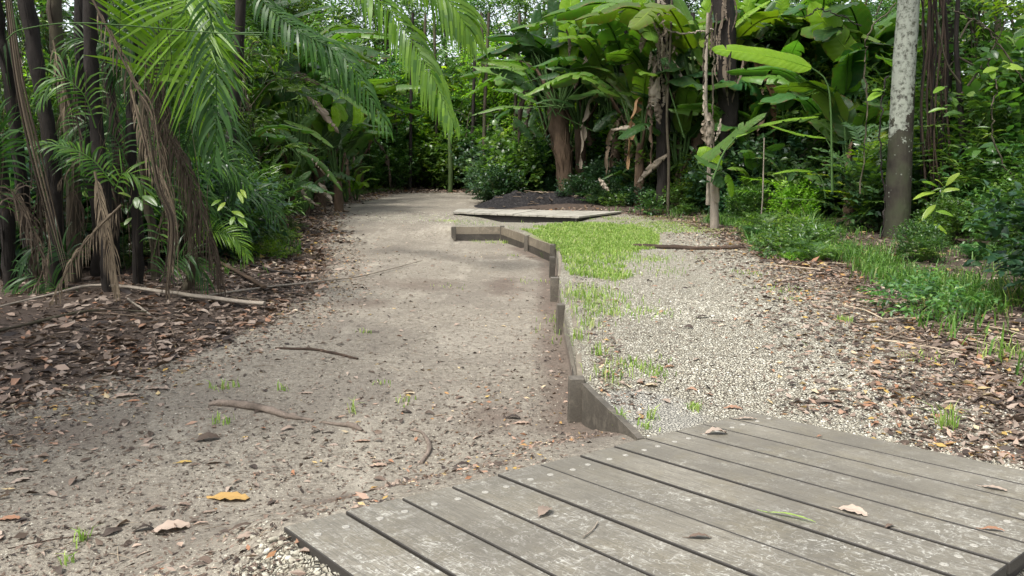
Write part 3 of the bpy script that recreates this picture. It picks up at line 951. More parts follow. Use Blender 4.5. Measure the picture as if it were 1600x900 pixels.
def fernlike(name, nf, L, ll, n, w, mat, lean=.5, seg=2, h0=.1):
    t = proto(name, '', 'shrub')
    g = Geo()
    for k in range(nf):
        a = rng.uniform(0, 6.28); e = R(rng.uniform(25, 75)); l = L * rng.uniform(.6, 1.1)
        b = np.array([rng.normal(0, .06), rng.normal(0, .06), h0 * rng.random()])
        h = np.array([math.cos(a), math.sin(a), 0])
        m = b + h * l * .45 * math.cos(e) + np.array([0, 0, l * .5 * math.sin(e)])
        q = b + h * l * (.95 * math.cos(e) + .15) + np.array([0, 0, l * .62 * math.sin(e)])
        frond(g, [b, m, q], ll, n, w, droop=lean, seg=seg, rr=.006, rnd=rng.uniform(.15, .85), t0=.18)
    build('fronds', g, mat, t)
    return t
def bladeclump(name, nb, L, w, mat, spread=.25, seg=5, flower=False, up=1.0):
    t = proto(name, '', 'grass clump')
    g = Geo(); V = []; F = []; RN = []
    for k in range(nb):
        a = rng.uniform(0, 6.28); h = np.array([math.cos(a), math.sin(a), 0]); l = L * rng.uniform(.45, 1.1)
        p = np.array([rng.normal(0, spread * .4), rng.normal(0, spread * .4), -.02]); d = nz(h * rng.uniform(.15, .8) + np.array([0, 0, up]))
        ps = [p]
        bend = rng.uniform(.15, .5)
        for j in range(seg):
            d = nz(d + h * .04 + np.array([0, 0, -bend * (j + .5) / seg])); p = p + d * l / seg; ps.append(p)
        ps = np.array(ps); s = nz(np.cross(h, [0, 0, 1]) + rng.normal(0, .3, 3))
        pr = np.interp(np.linspace(0, 1, seg + 1), [0, .3, 1], [.6, 1, .04])[:, None] * w * rng.uniform(.7, 1.2) / 2
        b0 = sum(len(q) for q in V); m = seg + 1
        V.append(np.concatenate([ps + s * pr, ps - s * pr])); r = rng.random()
        F += [[b0 + j, b0 + j + 1, b0 + m + j + 1, b0 + m + j] for j in range(seg)]; RN += [r] * seg
    g.add(np.concatenate(V), F, np.array(RN))
    build('blades', g, mat, t)
    return t
def shade_word(v): return 'pale ' if v > 1.04 else 'deep-toned ' if v < .9 else ''
def tree(name, H, cr, cz, trunk_r, ncl, ntw, k, L, W, mat, bk, fine=False, lean=.3, squash=.7, limbs=10):
    t = proto(name, '', 'tree')
    g = Geo()
    topx = np.array([rng.normal(0, lean), rng.normal(0, lean), H * .8])
    P = curve([[0, 0, -.3], [rng.normal(0, .1), rng.normal(0, .1), H * .3], [topx[0] * .6, topx[1] * .6, H * .55], topx], 16)
    rad = np.linspace(trunk_r, trunk_r * .35, 16); rad[0] *= 1.5; rad[1] *= 1.15
    tube(g, P, rad, 9, rough=.05)
    c = np.array([topx[0] * .8, topx[1] * .8, cz])
    cl = ell(ncl, c, (cr, cr, (H - cz) * squash + .6), .35)
    for q in rng.choice(ncl, min(limbs, ncl), replace=False):
        i = rng.integers(7, 15)
        m = (P[i] + cl[q]) / 2 + np.array([0, 0, .25])
        tube(g, curve([P[i], m, cl[q]], 7), np.linspace(rad[i] * .55, .012, 7), 6, caps=False)
    build('trunk', g, bk, t)
    g = Geo()
    clsz = rng.uniform(.45, .9, ncl)
    tint = rng.uniform(-.22, .22, ncl)
    for q in range(ncl):
        d = rng.normal(size=(ntw, 3)) * [1, 1, .55]; d = nz(d)
        st = cl[q] + d * clsz[q] * .25 * rng.random((ntw, 1))
        twigleaves(g, st, d, clsz[q] * rng.uniform(.5, 1.1, ntw), k, L, W, fine, rnd_shift=tint[q])
    build('crown', g, mat, t)
    return t

def paddle_plant(name, n, th, L, W, pet, mat='paddle', trunk_r=.12, dry=3, wide=1.0):
    t = proto(name, '', 'broad-leaved plant')
    if th > .2:
        g = Geo(); tube(g, curve([[0, 0, -.2], [.04, 0, th * .5], [0, .03, th]], 10), np.linspace(trunk_r * 1.2, trunk_r * .8, 10), 9, rough=.09)
        build('trunk', g, M['fibre'], t)
    for k in range(n):
        isdry = k < dry
        a = k * 2.4 + rng.normal(0, .25); hd = np.array([math.cos(a) * wide, math.sin(a) * .8, 0])
        e = rng.uniform(.15, .9) if not isdry else rng.uniform(1.1, 1.6)
        b = np.array([0, 0, max(th - .15, 0)]) + hd * .05
        pl = pet * rng.uniform(.6, 1.15); l = L * rng.uniform(.7, 1.1)
        d0 = nz(hd * (e * .55) + [0, 0, 1]); p1 = b + d0 * pl
        d1 = nz(hd * (e + .35) + [0, 0, .9 - e * .55]); p2 = p1 + d1 * l * .5
        d2 = nz(hd * (e + .5) + [0, 0, .45 - e * 1.1]); p3 = p2 + d2 * l * .5
        if isdry: p2 = p1 + hd * l * .2 - np.array([0, 0, l * .25]); p3 = p2 - np.array([0, 0, l * .5]) + hd * .1
        g = Geo()
        mt = M['dry'] if isdry else M[mat]
        blade(g, [p1, p2, p3], W * rng.uniform(.75, 1.1) * (.32 if isdry else 1), tears=int(rng.integers(2, 7)), base=(.5 if isdry else .1), tipk=(1.3 if isdry else 4), wavy=(.2 if isdry else .03), rnd=rng.uniform(0, 1), nrm=(rng.normal(0, .25), rng.normal(0, .25) - .15, 1), sag=rng.uniform(.05, .4) + (.5 if isdry else 0))
        lf = build('leaf' if not isdry else 'dry_leaf', g, mt, t)
        g = Geo(); tube(g, curve([b, b + (p1 - b) * .5 + hd * .02, p1], 6), np.linspace(.028, .012, 6) * (W / .4), 6, caps=False)
        build('leaf_stalk', g, M['petiole'] if not isdry else M['fibre'], lf)
    return t

SH = {
 'small': [shrub('small_leaved_shrub', 1.5, .85, 280, 8, .115, .058, M['leaf'], fine=True) for _ in range(3)],
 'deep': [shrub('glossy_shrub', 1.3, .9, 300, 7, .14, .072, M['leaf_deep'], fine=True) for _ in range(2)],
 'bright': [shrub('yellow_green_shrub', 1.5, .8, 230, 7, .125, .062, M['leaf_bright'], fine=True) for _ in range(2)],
 'heart': [shrub('broad_leaved_shrub', 1.5, .75, 110, 6, .145, .115, M['leaf'], fine=True, tl=.45) for _ in range(2)],
 'narrow': [shrub('narrow_leaved_shrub', 1.6, .8, 260, 9, .15, .024, M['leaf'], tl=.5) for _ in range(2)],
 'fern': [fernlike('fern', 16, .75, .16, 16, .026, M['leaf'], .5) for _ in range(2)],
 'pinnate': [fernlike('feathery_shrub', 26, 1.0, .13, 16, .04, M['leaf_bright'], .25, h0=.9), fernlike('feathery_shrub', 26, 1.0, .14, 14, .04, M['leaf'], .25, h0=.9)],
 'palmlet': [fernlike('young_palm', 8, 1.7, .5, 22, .034, M['frond'], .5, seg=3) for _ in range(2)],
 'blade': [bladeclump('grass_clump', 46, .6, .016, M['grass_dark']) for _ in range(3)],
 'low': [shrub('creeping_plant', .38, .55, 120, 7, .075, .036, M['leaf'], stems=3, tl=.2) for _ in range(2)],
 'lowb': [shrub('creeping_plant', .35, .5, 110, 7, .065, .035, M['leaf_bright'], stems=3, tl=.2)],
}
TR = {
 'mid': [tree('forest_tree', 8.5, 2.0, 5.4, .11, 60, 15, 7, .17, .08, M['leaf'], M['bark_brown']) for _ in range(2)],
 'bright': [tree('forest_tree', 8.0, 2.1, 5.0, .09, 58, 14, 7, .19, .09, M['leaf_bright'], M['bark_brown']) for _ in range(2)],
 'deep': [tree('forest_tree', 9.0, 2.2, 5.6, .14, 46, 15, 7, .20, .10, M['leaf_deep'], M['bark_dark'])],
 'sap': [tree('slender_tree', 4.6, 1.15, 3.0, .035, 30, 11, 7, .13, .06, M['leaf'], M['bark_brown'], limbs=14, lean=.2),
         tree('slender_tree', 4.2, 1.1, 2.7, .03, 28, 11, 7, .13, .065, M['leaf_bright'], M['bark_brown'], limbs=14, lean=.2),
         tree('slender_tree', 4.8, 1.2, 2.6, .03, 34, 11, 8, .18, .03, M['leaf'], M['bark_brown'], limbs=14, lean=.25)],
}
PP = [paddle_plant('heliconia', 10, .0, 1.25, .30, .9, dry=1), paddle_plant('heliconia', 12, .9, 2.0, .52, 1.1, dry=2),
      paddle_plant('heliconia', 11, 1.5, 2.3, .58, 1.2, dry=2), paddle_plant('heliconia', 9, .0, 1.0, .24, .6, 'paddle_bright', dry=0)]

KN = {'small': 'small-leaved shrub', 'deep': 'dark glossy shrub', 'bright': 'yellow-green shrub', 'heart': 'heart-leaved shrub',
      'narrow': 'narrow-leaved shrub', 'fern': 'fern', 'pinnate': 'feathery shrub', 'palmlet': 'young palm',
      'blade': 'long-bladed grass clump', 'low': 'creeping plant', 'lowb': 'pale green creeping plant'}
#
TN = {'mid': 'tall green tree', 'bright': 'tall yellow-green tree', 'deep': 'tall dark-leaved tree', 'sap': 'slender understorey tree'}
CAT = {'blade': 'grass clump', 'fern': 'fern', 'palmlet': 'palm', 'low': 'ground plant', 'lowb': 'ground plant'}
def col():
    v = rng.uniform(.75, 1.2); h = rng.normal(0, .10)
    return (max(v * (1 + h), .4), v, max(v * (1 - h), .4))
LM = [(-1e9, 'at the extreme left edge'), (10, 'behind the leftmost palm stems'), (130, 'behind the middle palm stems'), (260, 'behind the hanging green fronds'), (400, 'beside the drooping heliconia'),
      (520, 'left of the bend in the path'), (640, 'across the bend in the path'), (760, 'left of the giant rusty-trunked plant'), (850, 'around the giant rusty-trunked plant'), (960, 'near the grey dead-sheathed stem'),
      (1060, 'behind the young banana plant'), (1160, 'below the bright horizontal leaf'), (1260, 'left of the lichened trunk'), (1370, 'around the lichened trunk'), (1470, 'right of the hanging roots'), (1560, 'at the extreme right edge')]
DP = [(0, 'nearest'), (9, 'front'), (12.5, 'second'), (16.5, 'third'), (20.5, 'fourth'), (25, 'fifth'), (29.5, 'sixth'), (33.5, 'last')]
def hw(h): return 'ankle-high' if h < .25 else 'knee-high' if h < .6 else 'waist-high' if h < 1.1 else 'chest-high' if h < 1.6 else 'man-high' if h < 2.3 else 'towering'
KEEP = []
def put(kind, x, y, sc, region, rz=None):
    if kind == 'bright' and y < 14 and x / max(y, 1) > .5: kind = 'small'
    lib = SH.get(kind) or TR.get(kind)
    for (kx, ky, kr, kh) in KEEP:
        if (x - kx) ** 2 + (y - ky) ** 2 < kr ** 2 and sc * 1.4 > kh: return None
    p = lib[int(rng.integers(len(lib)))]
    z = float(hgt(x, y)) if y < 40 else 0.0
    nm = KN.get(kind) or TN.get(kind)
    s_ = sc * rng.uniform(.88, 1.12)
    px = 800 + x / max(y, 1) * FPX
    lm = [t for a, t in LM if px >= a][-1]; dp = [t for a, t in DP if max(y, 0) >= a][-1]
    size = '' if kind in TR else hw(s_ * {'low': .38, 'lowb': .35, 'blade': .55, 'fern': .6, 'palmlet': 1.2}.get(kind, 1.5)) + ' '
    cc_ = col()
    if 27 < y < 36 and 480 < px < 1000: cc_ = tuple(1.35 * q for q in cc_)   # leaf colour raised to paint extra light on the dim bend
    o = dup(p, (x, y, z - .02), rng.uniform(0, 6.28) if rz is None else rz, s_, f'{shade_word(cc_[1])}{size}{nm} {lm}, {dp} row', f'{nm} in the forest', cc_, rng.normal(0, .06), rng.normal(0, .06))
    o['category'] = CAT.get(kind, 'tree' if kind in TR else 'shrub')
    return o
def pick(w):
    k = list(w); p = np.array([w[q] for q in k], float); return k[int(rng.choice(len(k), p=p / p.sum()))]

def keep(px, Y, r, h, fwd=0):
    q = D(px, 300, Y); KEEP.append((q[0], q[1], r, h))
    if fwd: q = D(px, 300, Y - fwd); KEEP.append((q[0], q[1], r, h))
keep(1403, 11.2, 1.0, .45, 1.4); keep(1400, 8.6, .8, .45); keep(1395, 7.6, .8, .4); keep(1118, 13.6, .9, .35, 1.0); keep(868, 19.6, 2.2, .0, 0); keep(910, 17, 1.6, 0); keep(1032, 17.2, .9, .7, 1.0); keep(1108, 15.6, .8, .6); keep(470, 16.5, .9, .6, 1.0); keep(880, 20.7, 1.1, .6)
keep(1050, 16.2, .9, .5)
# ---------------------------------------------------------------- background trees
for i in range(46):
    x = -17 + 34 * (i % 23) / 22 + rng.normal(0, .5); y = (34.5 if i < 23 else 38.5) + rng.normal(0, 1.2)
    px = 800 + x / y * FPX
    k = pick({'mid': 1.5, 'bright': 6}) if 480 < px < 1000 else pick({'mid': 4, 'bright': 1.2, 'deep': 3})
    put(k, x, y, 1.05, 'at the back of the clearing beyond the bend of the path')
for i, px in enumerate(list(range(330, 1000, 42)) + list(range(350, 800, 50))):
    Y = [33.0, 34.6, 36.2][i % 3]; q = D(px, 300, Y); put('bright' if (i % 3 and px > 450) else 'mid', q[0], q[1], rng.uniform(.95, 1.2), '')
for (x, y, k, sc_) in [(-7.5, 18, 'mid', .8), (-5.9, 15.2, 'mid', .72)]:
    put(k, x, y, sc_, '')
for i in range(13):
    put(pick({'mid': 2, 'bright': 3}), -21 + 3.4 * i + rng.normal(0, .6), 43 + rng.normal(0, 1.5), 1.45, 'farthest back in the forest')
for (x, y, k) in [(-7.8, 12.5, 'deep'), (-9.5, 16.5, 'mid'), (-8.2, 20.5, 'deep'), (-11.5, 10, 'deep'), (-10, 25, 'mid'), (-12, 20, 'deep'), (-13.5, 15, 'deep'), (-8.4, 6.2, 'deep'), (-5.6, -.5, 'deep'), (-6.6, 2.8, 'mid'), (-8.6, -1.5, 'deep'), (-5.2, -4.0, 'mid'), (-10.5, 1.0, 'deep'), (-9.0, 9.0, 'deep'), (-7.2, 2.2, 'deep'), (-11, 5, 'mid')]:  # trees beside and behind the camera: unseen, added to shade the palm clump
    put(k, x, y, 1.0, 'behind the palms on the left, plus unseen shade trees near the camera')
for (x, y, k) in [(11.2, 17, 'mid'), (12.5, 12.8, 'deep'), (9.6, 22, 'mid'), (13.5, 21, 'deep'), (8.3, 26, 'deep'), (5.2, 27, 'mid'), (10.4, 9.2, 'mid'), (12.0, 5.2, 'mid'), (15, 16, 'deep')]:
    put(k, x, y, 1.0, 'in the forest on the right side of the gravel')
# understorey saplings
for (px, Y) in [(548, 29), (590, 30), (633, 28.6), (672, 29.5), (722, 30), (745, 28.5), (785, 29), (836, 27), (600, 33), (700, 34), (760, 33), (520, 24), (905, 26), (965, 25)]:
    p = D(px, 300, Y); put('sap', p[0], p[1], rng.uniform(.9, 1.25), 'at the far bend of the path')
for (px, Y) in [(1190, 19), (1255, 17), (1310, 16.5), (1350, 19), (1500, 13.6), (1560, 14.5), (1625, 12.5), (1470, 17), (1395, 17), (1700, 13)]:
    p = D(px, 300, Y); put('sap', p[0], p[1], rng.uniform(.75, 1.05), 'in the thicket on the right')
for (x, y, k) in [(-6.2, 9.6, 'deep'), (-5.0, 10.2, 'small'), (-4.1, 10.4, 'deep'), (-7.2, 9.4, 'small'), (-6.6, 10.8, 'palmlet'), (-5.5, 11.2, 'bright'), (-8.2, 9.6, 'deep'), (-5.9, 8.9, 'fern'), (-4.6, 9.2, 'fern'), (-7.8, 8.2, 'small'), (-6.9, 8.6, 'fern'), (-3.9, 11.4, 'narrow'), (-4.9, 12.0, 'small'), (-6.2, 12.2, 'heart'), (-7.4, 11.6, 'small')]:
    put(k, x, y, rng.uniform(.8, 1.3), '')
for (px, Y) in [(430, 17), (385, 14), (310, 13), (220, 12), (120, 12), (20, 11.5), (-80, 11), (460, 21), (350, 19), (240, 17)]:
    p = D(px, 300, Y); put('sap', p[0], p[1], rng.uniform(.75, 1.05), 'behind the palm clump on the left')

# ---------------------------------------------------------------- shrubs along the edges
# far bend
for i in range(54):
    x = rng.uniform(-9, 3.5); y = 28.3 + rng.uniform(0, 3.6) + .05 * x
    put(pick({'small': 4, 'bright': 5, 'deep': 1, 'narrow': 2, 'heart': 2}), x, y, rng.uniform(.8, 2.0), 'at the far bend of the path')
for i in range(84):
    q = i / 84; x = -15 + 30 * q + rng.normal(0, .6); y = 29.4 + rng.uniform(0, 4.0)
    px = 800 + x / y * FPX
    w = {'small': 3, 'bright': 7 if 480 < px < 1000 else 1.5, 'narrow': 2, 'heart': .6, 'deep': 1.5}
    put(pick(w), x, y, rng.uniform(1.5, 2.2) if y < 30.6 else rng.uniform(2.2, 3.6), 'back')
for i in range(26):
    x = rng.uniform(2.5, 13); y = rng.uniform(22.5, 27)
    put(pick({'small': 3, 'bright': 2, 'narrow': 1, 'deep': 2}), x, y, rng.uniform(1.5, 2.4), 'back')
for i in range(26):
    y = rng.uniform(13, 26); x = xl(y) - rng.uniform(3.5, 8)
    put(pick({'small': 3, 'bright': 1.5, 'narrow': 1, 'deep': 3}), x, y, rng.uniform(1.5, 2.4), 'back')
for i in range(22):
    y = rng.uniform(10, 20); x = xr(y) + rng.uniform(4.0, 8)
    put(pick({'small': 3, 'bright': 1.5, 'narrow': 1.5, 'deep': 2}), x, y, rng.uniform(1.5, 2.3), 'back')
# left of the far path
for i in range(44):
    y = rng.uniform(17.5, 28); x = xl(y) - rng.uniform(.7, 5.0)
    put(pick({'small': 3, 'deep': 3, 'bright': 1.5, 'fern': 1.5, 'heart': 1, 'narrow': 1.5}), x, y, rng.uniform(.6, 1.25), 'on the left edge of the far path')
for i in range(54):
    y = rng.uniform(8.6, 17.5); x = xl(y) - rng.uniform(1.3 if y > 11 else 2.2, 6.5)
    put(pick({'small': 2, 'deep': 5, 'fern': 2, 'heart': 1.2, 'palmlet': .8, 'narrow': 1}), x, y, rng.uniform(.6, 1.25), 'in the dark undergrowth left of the path')
for (k, px, Y, sc_) in [('heart', 785, 21.6, .8), ('heart', 812, 21.3, .95), ('heart', 838, 22.0, 1.1), ('deep', 775, 20.8, .75), ('heart', 800, 22.6, 1.3), ('deep', 858, 21.6, .5), ('heart', 905, 21.5, .5), ('fern', 930, 20.6, .8), ('deep', 958, 20.4, .6), ('heart', 985, 19.4, .5), ('small', 890, 21.7, .5), ('deep', 765, 22.5, .8)]:
    q = D(px, 300, Y); KK = KEEP; KEEP = []; put(k, q[0], q[1], sc_, ''); KEEP = KK
# behind the platform and the mound
for i in range(46):
    y = rng.uniform(21.2, 27); x = rng.uniform(-.55, 6.5)
    if x < 3.2: y = max(y, 22.3 + .4 * rng.random())
    put(pick({'small': 3, 'deep': 3, 'heart': 2.5, 'bright': 1.0, 'narrow': 1}), x, y, rng.uniform(.6, 1.15) * (1.2 if x < 1 else 1), 'behind the compost heap')
for i in range(38):
    y = rng.uniform(17.2, 21.5); x = max(xr(y) , 3.0) + rng.uniform(.1, 5.0) if y > 18.6 else 2.9 + rng.uniform(.35, 4.5)
    put(pick({'deep': 4, 'small': 2, 'low': 3, 'heart': 1.0, 'fern': 1}), x, y, rng.uniform(.45, .85), 'between the platform and the young banana plant')
for px, Y, k, sc_ in [(900, 19.6, 'deep', .5), (925, 18.9, 'fern', .7), (950, 18.6, 'deep', .45), (975, 18.2, 'low', .9), (1000, 18.0, 'deep', .4), (1020, 17.4, 'fern', .6), (1060, 16.9, 'heart', .45), (1075, 16.2, 'fern', .6), (990, 19.4, 'deep', .8), (1060, 18.8, 'deep', .9), (945, 20.3, 'deep', .8), (1090, 17.4, 'small', .7), (1150, 15.6, 'deep', .6), (1165, 14.8, 'small', .5), (1140, 16.4, 'deep', .8), (1015, 16.6, 'heart', .35)]:
    q = D(px, 300, Y); KK = KEEP; KEEP = []; put(k, q[0], q[1], sc_, ''); KEEP = KK
# right hand thicket
for i in range(84):
    y = rng.uniform(8.8, 18.5); d = rng.uniform(.55, 6.5); x = xr(y) + d
    w = {'small': 2, 'bright': 1.6, 'pinnate': 2.2, 'fern': 1.0, 'narrow': 1.8, 'palmlet': 1.6, 'deep': 1.5, 'heart': 1.5}
    put(pick(w), x, y, rng.uniform(.35, .6) if d < 1.5 else rng.uniform(.7, 1.4), 'in the thicket on the right')
for i in range(30):
    y = rng.uniform(4.5, 9.5); d = rng.uniform(1.2, 5.5); x = xr(y) + d
    put(pick({'small': 3, 'fern': 1.5, 'narrow': 2, 'palmlet': 1.0, 'deep': 2.5, 'heart': 1}), x, y, rng.uniform(.45, .9), 'at the right edge below the lianas')
for i in range(34):
    q = D(rng.uniform(1425, 1720), 300, rng.uniform(8.6, 11.8)); KK = KEEP; KEEP = []
    if q[0] > xr(q[1]) + .25: put(pick({'blade': 3, 'fern': 2, 'narrow': 1.5, 'small': 1.5, 'low': 2, 'heart': 1}), q[0], q[1], rng.uniform(.28, .5), '')
    KEEP = KK
# low cover and grass clumps on the right bank
for i in range(120):
    y = rng.uniform(6.2, 17.0); d = abs(rng.normal(0, .6)) + .12; x = xr(y) + d
    put(pick({'blade': 3.5, 'low': 1.5, 'lowb': .6, 'fern': .6}), x, y, rng.uniform(.45, 1.0) * (.8 + .3 * min(d, 1)), 'on the right bank beside the gravel')
for i in range(34):
    y = rng.uniform(9.5, 28); x = xl(y) - rng.uniform(.3, 1.6)
    put(pick({'low': 4, 'fern': 1, 'lowb': 1}), x, y, rng.uniform(.35, .75), 'on the left bank of the path')
# broad-leaved heliconias filling the middle distance
HEL = [(1, 880, 25, 1.5), (2, 1000, 17.9, .95), (2, 1065, 20.5, 1.5), (0, 1180, 15.4, .9), (1, 1330, 14.4, .9), (2, 1110, 21.5, 1.5), (2, 1230, 20.8, 1.4), (0, 1240, 14.6, .8), (1, 575, 27.5, .9), (0, 400, 15.2, 1.0), (1, 530, 17.8, .85), (2, 905, 21.5, 1.35), (2, 985, 19.8, 1.3), (1, 1020, 18.9, 1.25), (2, 1090, 17.6, 1.3), (2, 1150, 19.0, 1.35), (1, 1215, 17.3, 1.25), (2, 1265, 18.6, 1.35), (1, 1310, 15.6, 1.1), (2, 1345, 17.2, 1.3), (1, 1060, 17.6, 1.0), (2, 950, 26, 1.5), (2, 1030, 25, 1.5), (2, 1180, 23, 1.5), (2, 820, 29, 1.3), (1, 700, 31, 1.6), (2, 600, 30, 1.4), (1, 500, 19.5, 1.2), (2, 430, 20.5, 1.3), (2, 470, 23, 1.3), (1, 560, 26, 1.3), (2, 390, 18.5, 1.2), (1, 300, 15.5, 1.1), (1, 1430, 15, 1.1), (2, 1560, 16, 1.2),
       (1, 455, 19, 1.0), (1, 385, 16.5, .95), (2, 520, 25, 1.0), (0, 540, 21.5, .9), (3, 556, 22, .8), (0, 470, 16.5, .8), (1, 340, 13, .8), (0, 420, 13.8, .8),
       (2, 960, 20.5, 1.15), (2, 1010, 22, 1.2), (1, 1065, 19, 1.1), (2, 1120, 20, 1.25), (2, 1190, 18, 1.15), (1, 1240, 19, 1.2), (2, 1290, 17, 1.15), (1, 1330, 19.5, 1.2), (2, 925, 23, 1.2),
       (1, 1160, 16.8, .85), (2, 860, 24, 1.15), (0, 1010, 18.6, .8), (1, 1085, 22, 1.3), (2, 1390, 20, 1.2), (1, 1520, 17, 1.0)]
HN = 0
for (k, px, Y, s) in HEL:
    p = D(px, 300, Y); z = float(hgt(p[0], p[1]))
    side = 'left of the far path' if px < 700 else 'in the tall stand on the right'
    dup(PP[k], (p[0], p[1], z), rng.uniform(0, 6.28), s, f"{['stemless leafy', 'waist-trunked', 'tall-trunked', 'bright stemless'][k]} heliconia clump {[t for a, t in LM if px >= a][-1]}, {[t for a, t in DP if Y >= a][-1]} row", 'heliconia clumps', col())
# ---------------------------------------------------------------- individually placed plants
def hpart(name, g, mat, root, rel=None):
    o = np.array(root.location if rel is None else rel)
    for q in range(len(g.v)): g.v[q] = g.v[q] - o
    return build(name, g, mat, root)
def line(pts, Y):
    Y = np.broadcast_to(np.asarray(Y, float), (len(pts),)) if np.ndim(Y) else np.full(len(pts), Y)
    return [D(a, b, y_) for (a, b), y_ in zip(pts, Y)]
def lerpY(Y0, Y1, n): return np.linspace(Y0, Y1, n)
def hleaf(root, pts, Y, wpx, mat='paddle', tears=3, rnd=.5, nrm=(0, -.55, .8), stalk=None, sag=.25, Y1=None, name='leaf', label=None, sm_='petiole', fold=.2, tipk=4.0, sr=.016):
    Ys = lerpY(Y, Y if Y1 is None else Y1, len(pts))
    g = Geo(); W = wpx / FPX * Y
    dk = dict(base=.5, tipk=1.4, wavy=.2) if mat == 'dry' else dict(tipk=tipk)
    blade(g, line(pts, Ys), W, nrm=nrm, tears=tears, rnd=rnd, sag=sag, fold=fold, n=20, **dk)
    o = hpart(name, g, M[mat], root)
    if label: o['label'] = label
    if stalk is not None:
        g = Geo(); n = len(stalk)
        tube(g, curve(line(stalk, Y) , 8), np.linspace(sr * 1.3, sr * .7, 8), 6, caps=False)
        so_ = hpart('leaf_stalk', g, M[sm_], root, root.location); so_.parent = o
    return o

# the giant stand beside the bend
b0 = D(880, 300, 20.7); b0[2] = 0
gs = thing('giant_heliconia', 'tall fan-leaved plant with rusty fibrous trunk behind the left end of the compost heap', 'broad-leaved plant', tuple(b0))
g = Geo()
tube(g, curve(line([(886, 305), (882, 260), (876, 215), (869, 165)], 20.7), 14), np.linspace(.20, .26, 14), 14, rough=.10)
for k in range(26):
    a = rng.uniform(0, 6.28); r0 = .17
    o_ = np.array([math.cos(a) * r0, math.sin(a) * r0, 0])
    pz = rng.uniform(.25, .75)
    cp = curve(line([(886, 305), (882, 260), (876, 215), (869, 165)], 20.7), 20)
    i = int(pz * 15)
    tube(g, curve([cp[i] + o_ * 1.1, cp[i + 3] + o_ * 1.45 + rng.normal(0, .02, 3), cp[min(i + 5, 19)] + o_ * 1.8 + rng.normal(0, .05, 3)], 6), np.linspace(.02, .006, 6), 4, caps=False)
hpart('trunk', g, M['fibre'], gs)
L1 = [
 ([(817, 92), (785, 79), (742, 80)], 20, .75, 18.9, 'paddle', (0, -.5, .85)),
 ([(822, 107), (780, 98), (740, 92)], 19, .9, 18.6, 'paddle', (0, -.6, .8)),
 ([(842, 148), (805, 118), (765, 107)], 22, .35, 18.9, 'paddle', (0, -.7, .6)),
 ([(838, 160), (805, 143), (770, 139)], 13, .6, 18.5, 'paddle', (0, -.4, .9)),
 ([(828, 168), (785, 167), (737, 180)], 11, .8, 18.4, 'paddle', (0, -.35, .9)),
 ([(898, 166), (865, 156), (835, 161)], 13, .3, 18.2, 'paddle', (0, -.3, .95)),
 ([(852, 104), (900, 113), (948, 141)], 15, .35, 18.2, 'paddle', (0, -.45, .9)),
 ([(832, 79), (822, 58), (800, 36)], 30, .5, 19.0, 'paddle', (.2, -.9, .2)),
 ([(893, 102), (890, 40), (893, -22)], 38, .95, 19.2, 'paddle_bright', (0, -1, .1)),
 ([(925, 88), (918, 58), (903, 30)], 30, .55, 19.0, 'paddle', (0, -1, .3)),
 ([(974, 66), (958, 42), (935, 27)], 26, .9, 18.6, 'paddle_bright', (.2, -.9, .5)),
 ([(936, 64), (972, 68), (1016, 98)], 17, .8, 18.4, 'paddle', (0, -.6, .8)),
 ([(924, 42), (935, 15), (952, -12)], 26, .9, 19.3, 'paddle_bright', (0, -1, .3)),
 ([(1012, 48), (985, 20), (950, -6)], 26, .7, 19.2, 'paddle', (.3, -.9, .4)),
 ([(934, 118), (962, 112), (996, 120)], 24, .15, 19.3, 'paddle', (0, -.9, .3)),
 ([(927, 205), (955, 178), (985, 168)], 20, .3, 18.4, 'paddle', (0, -.6, .7)),
 ([(830, 218), (818, 200), (802, 184)], 14, .2, 19.0, 'paddle', (0, -.8, .5)),
 ([(862, 95), (868, 40), (862, -20)], 30, .15, 19.8, 'paddle', (0, -1, .2)),
 ([(906, 98), (930, 110), (945, 140)], 24, .1, 19.7, 'paddle', (0, -.9, .3)),
 ([(845, 120), (838, 60), (842, 5)], 22, .2, 20.0, 'paddle', (.2, -1, .2)),
 ([(848, 214), (832, 196), (836, 176)], 14, .35, 19.0, 'paddle', (0, -.7, .6)),
]
for (pts, w, r_, Y, mt, nr) in L1:
    st0 = (872 + rng.normal(0, 5), 170 + rng.normal(0, 6))
    mid = ((st0[0] + pts[0][0]) / 2 + rng.normal(0, 2), (st0[1] + pts[0][1]) / 2)
    hleaf(gs, pts, Y + 1.4, w, mt, int(rng.integers(2, 7)), r_, nr, stalk=[st0, mid, pts[0]])
hleaf(gs, [(838, 108), (800, 88), (762, 82)], 20.5, 9, 'dry', 4, .3, name='dry_leaf', stalk=[(864, 170), (850, 130), (838, 108)], sm_='fibre', sr=.05)
hleaf(gs, [(900, 112), (915, 95), (928, 78)], 20.2, 16, 'dry', 4, .7, name='dry_leaf', nrm=(0, -1, .3))
hleaf(gs, [(898, 140), (901, 120), (905, 112)], 20.2, 16, 'dry', 4, .2, name='dry_leaf', nrm=(0, -1, .3))
hleaf(gs, [(889, 92), (890, 66), (884, 44)], 20.3, 8, 'dry', 3, .5, name='dry_leaf', nrm=(0, -1, .3))
g = Geo()
for k in range(16):
    x0 = 868 + rng.normal(0, 10); 
    tube(g, curve(line([(x0 * .5 + 437, 172), (x0 + (x0 - 868) * .6, 130), (x0 + (x0 - 868) * 1.6, 85)], 20.7 + rng.normal(0, .15)), 6), np.linspace(.035, .018, 6), 6, caps=False)
hpart('leaf_stalks', g, M['petiole'], gs)

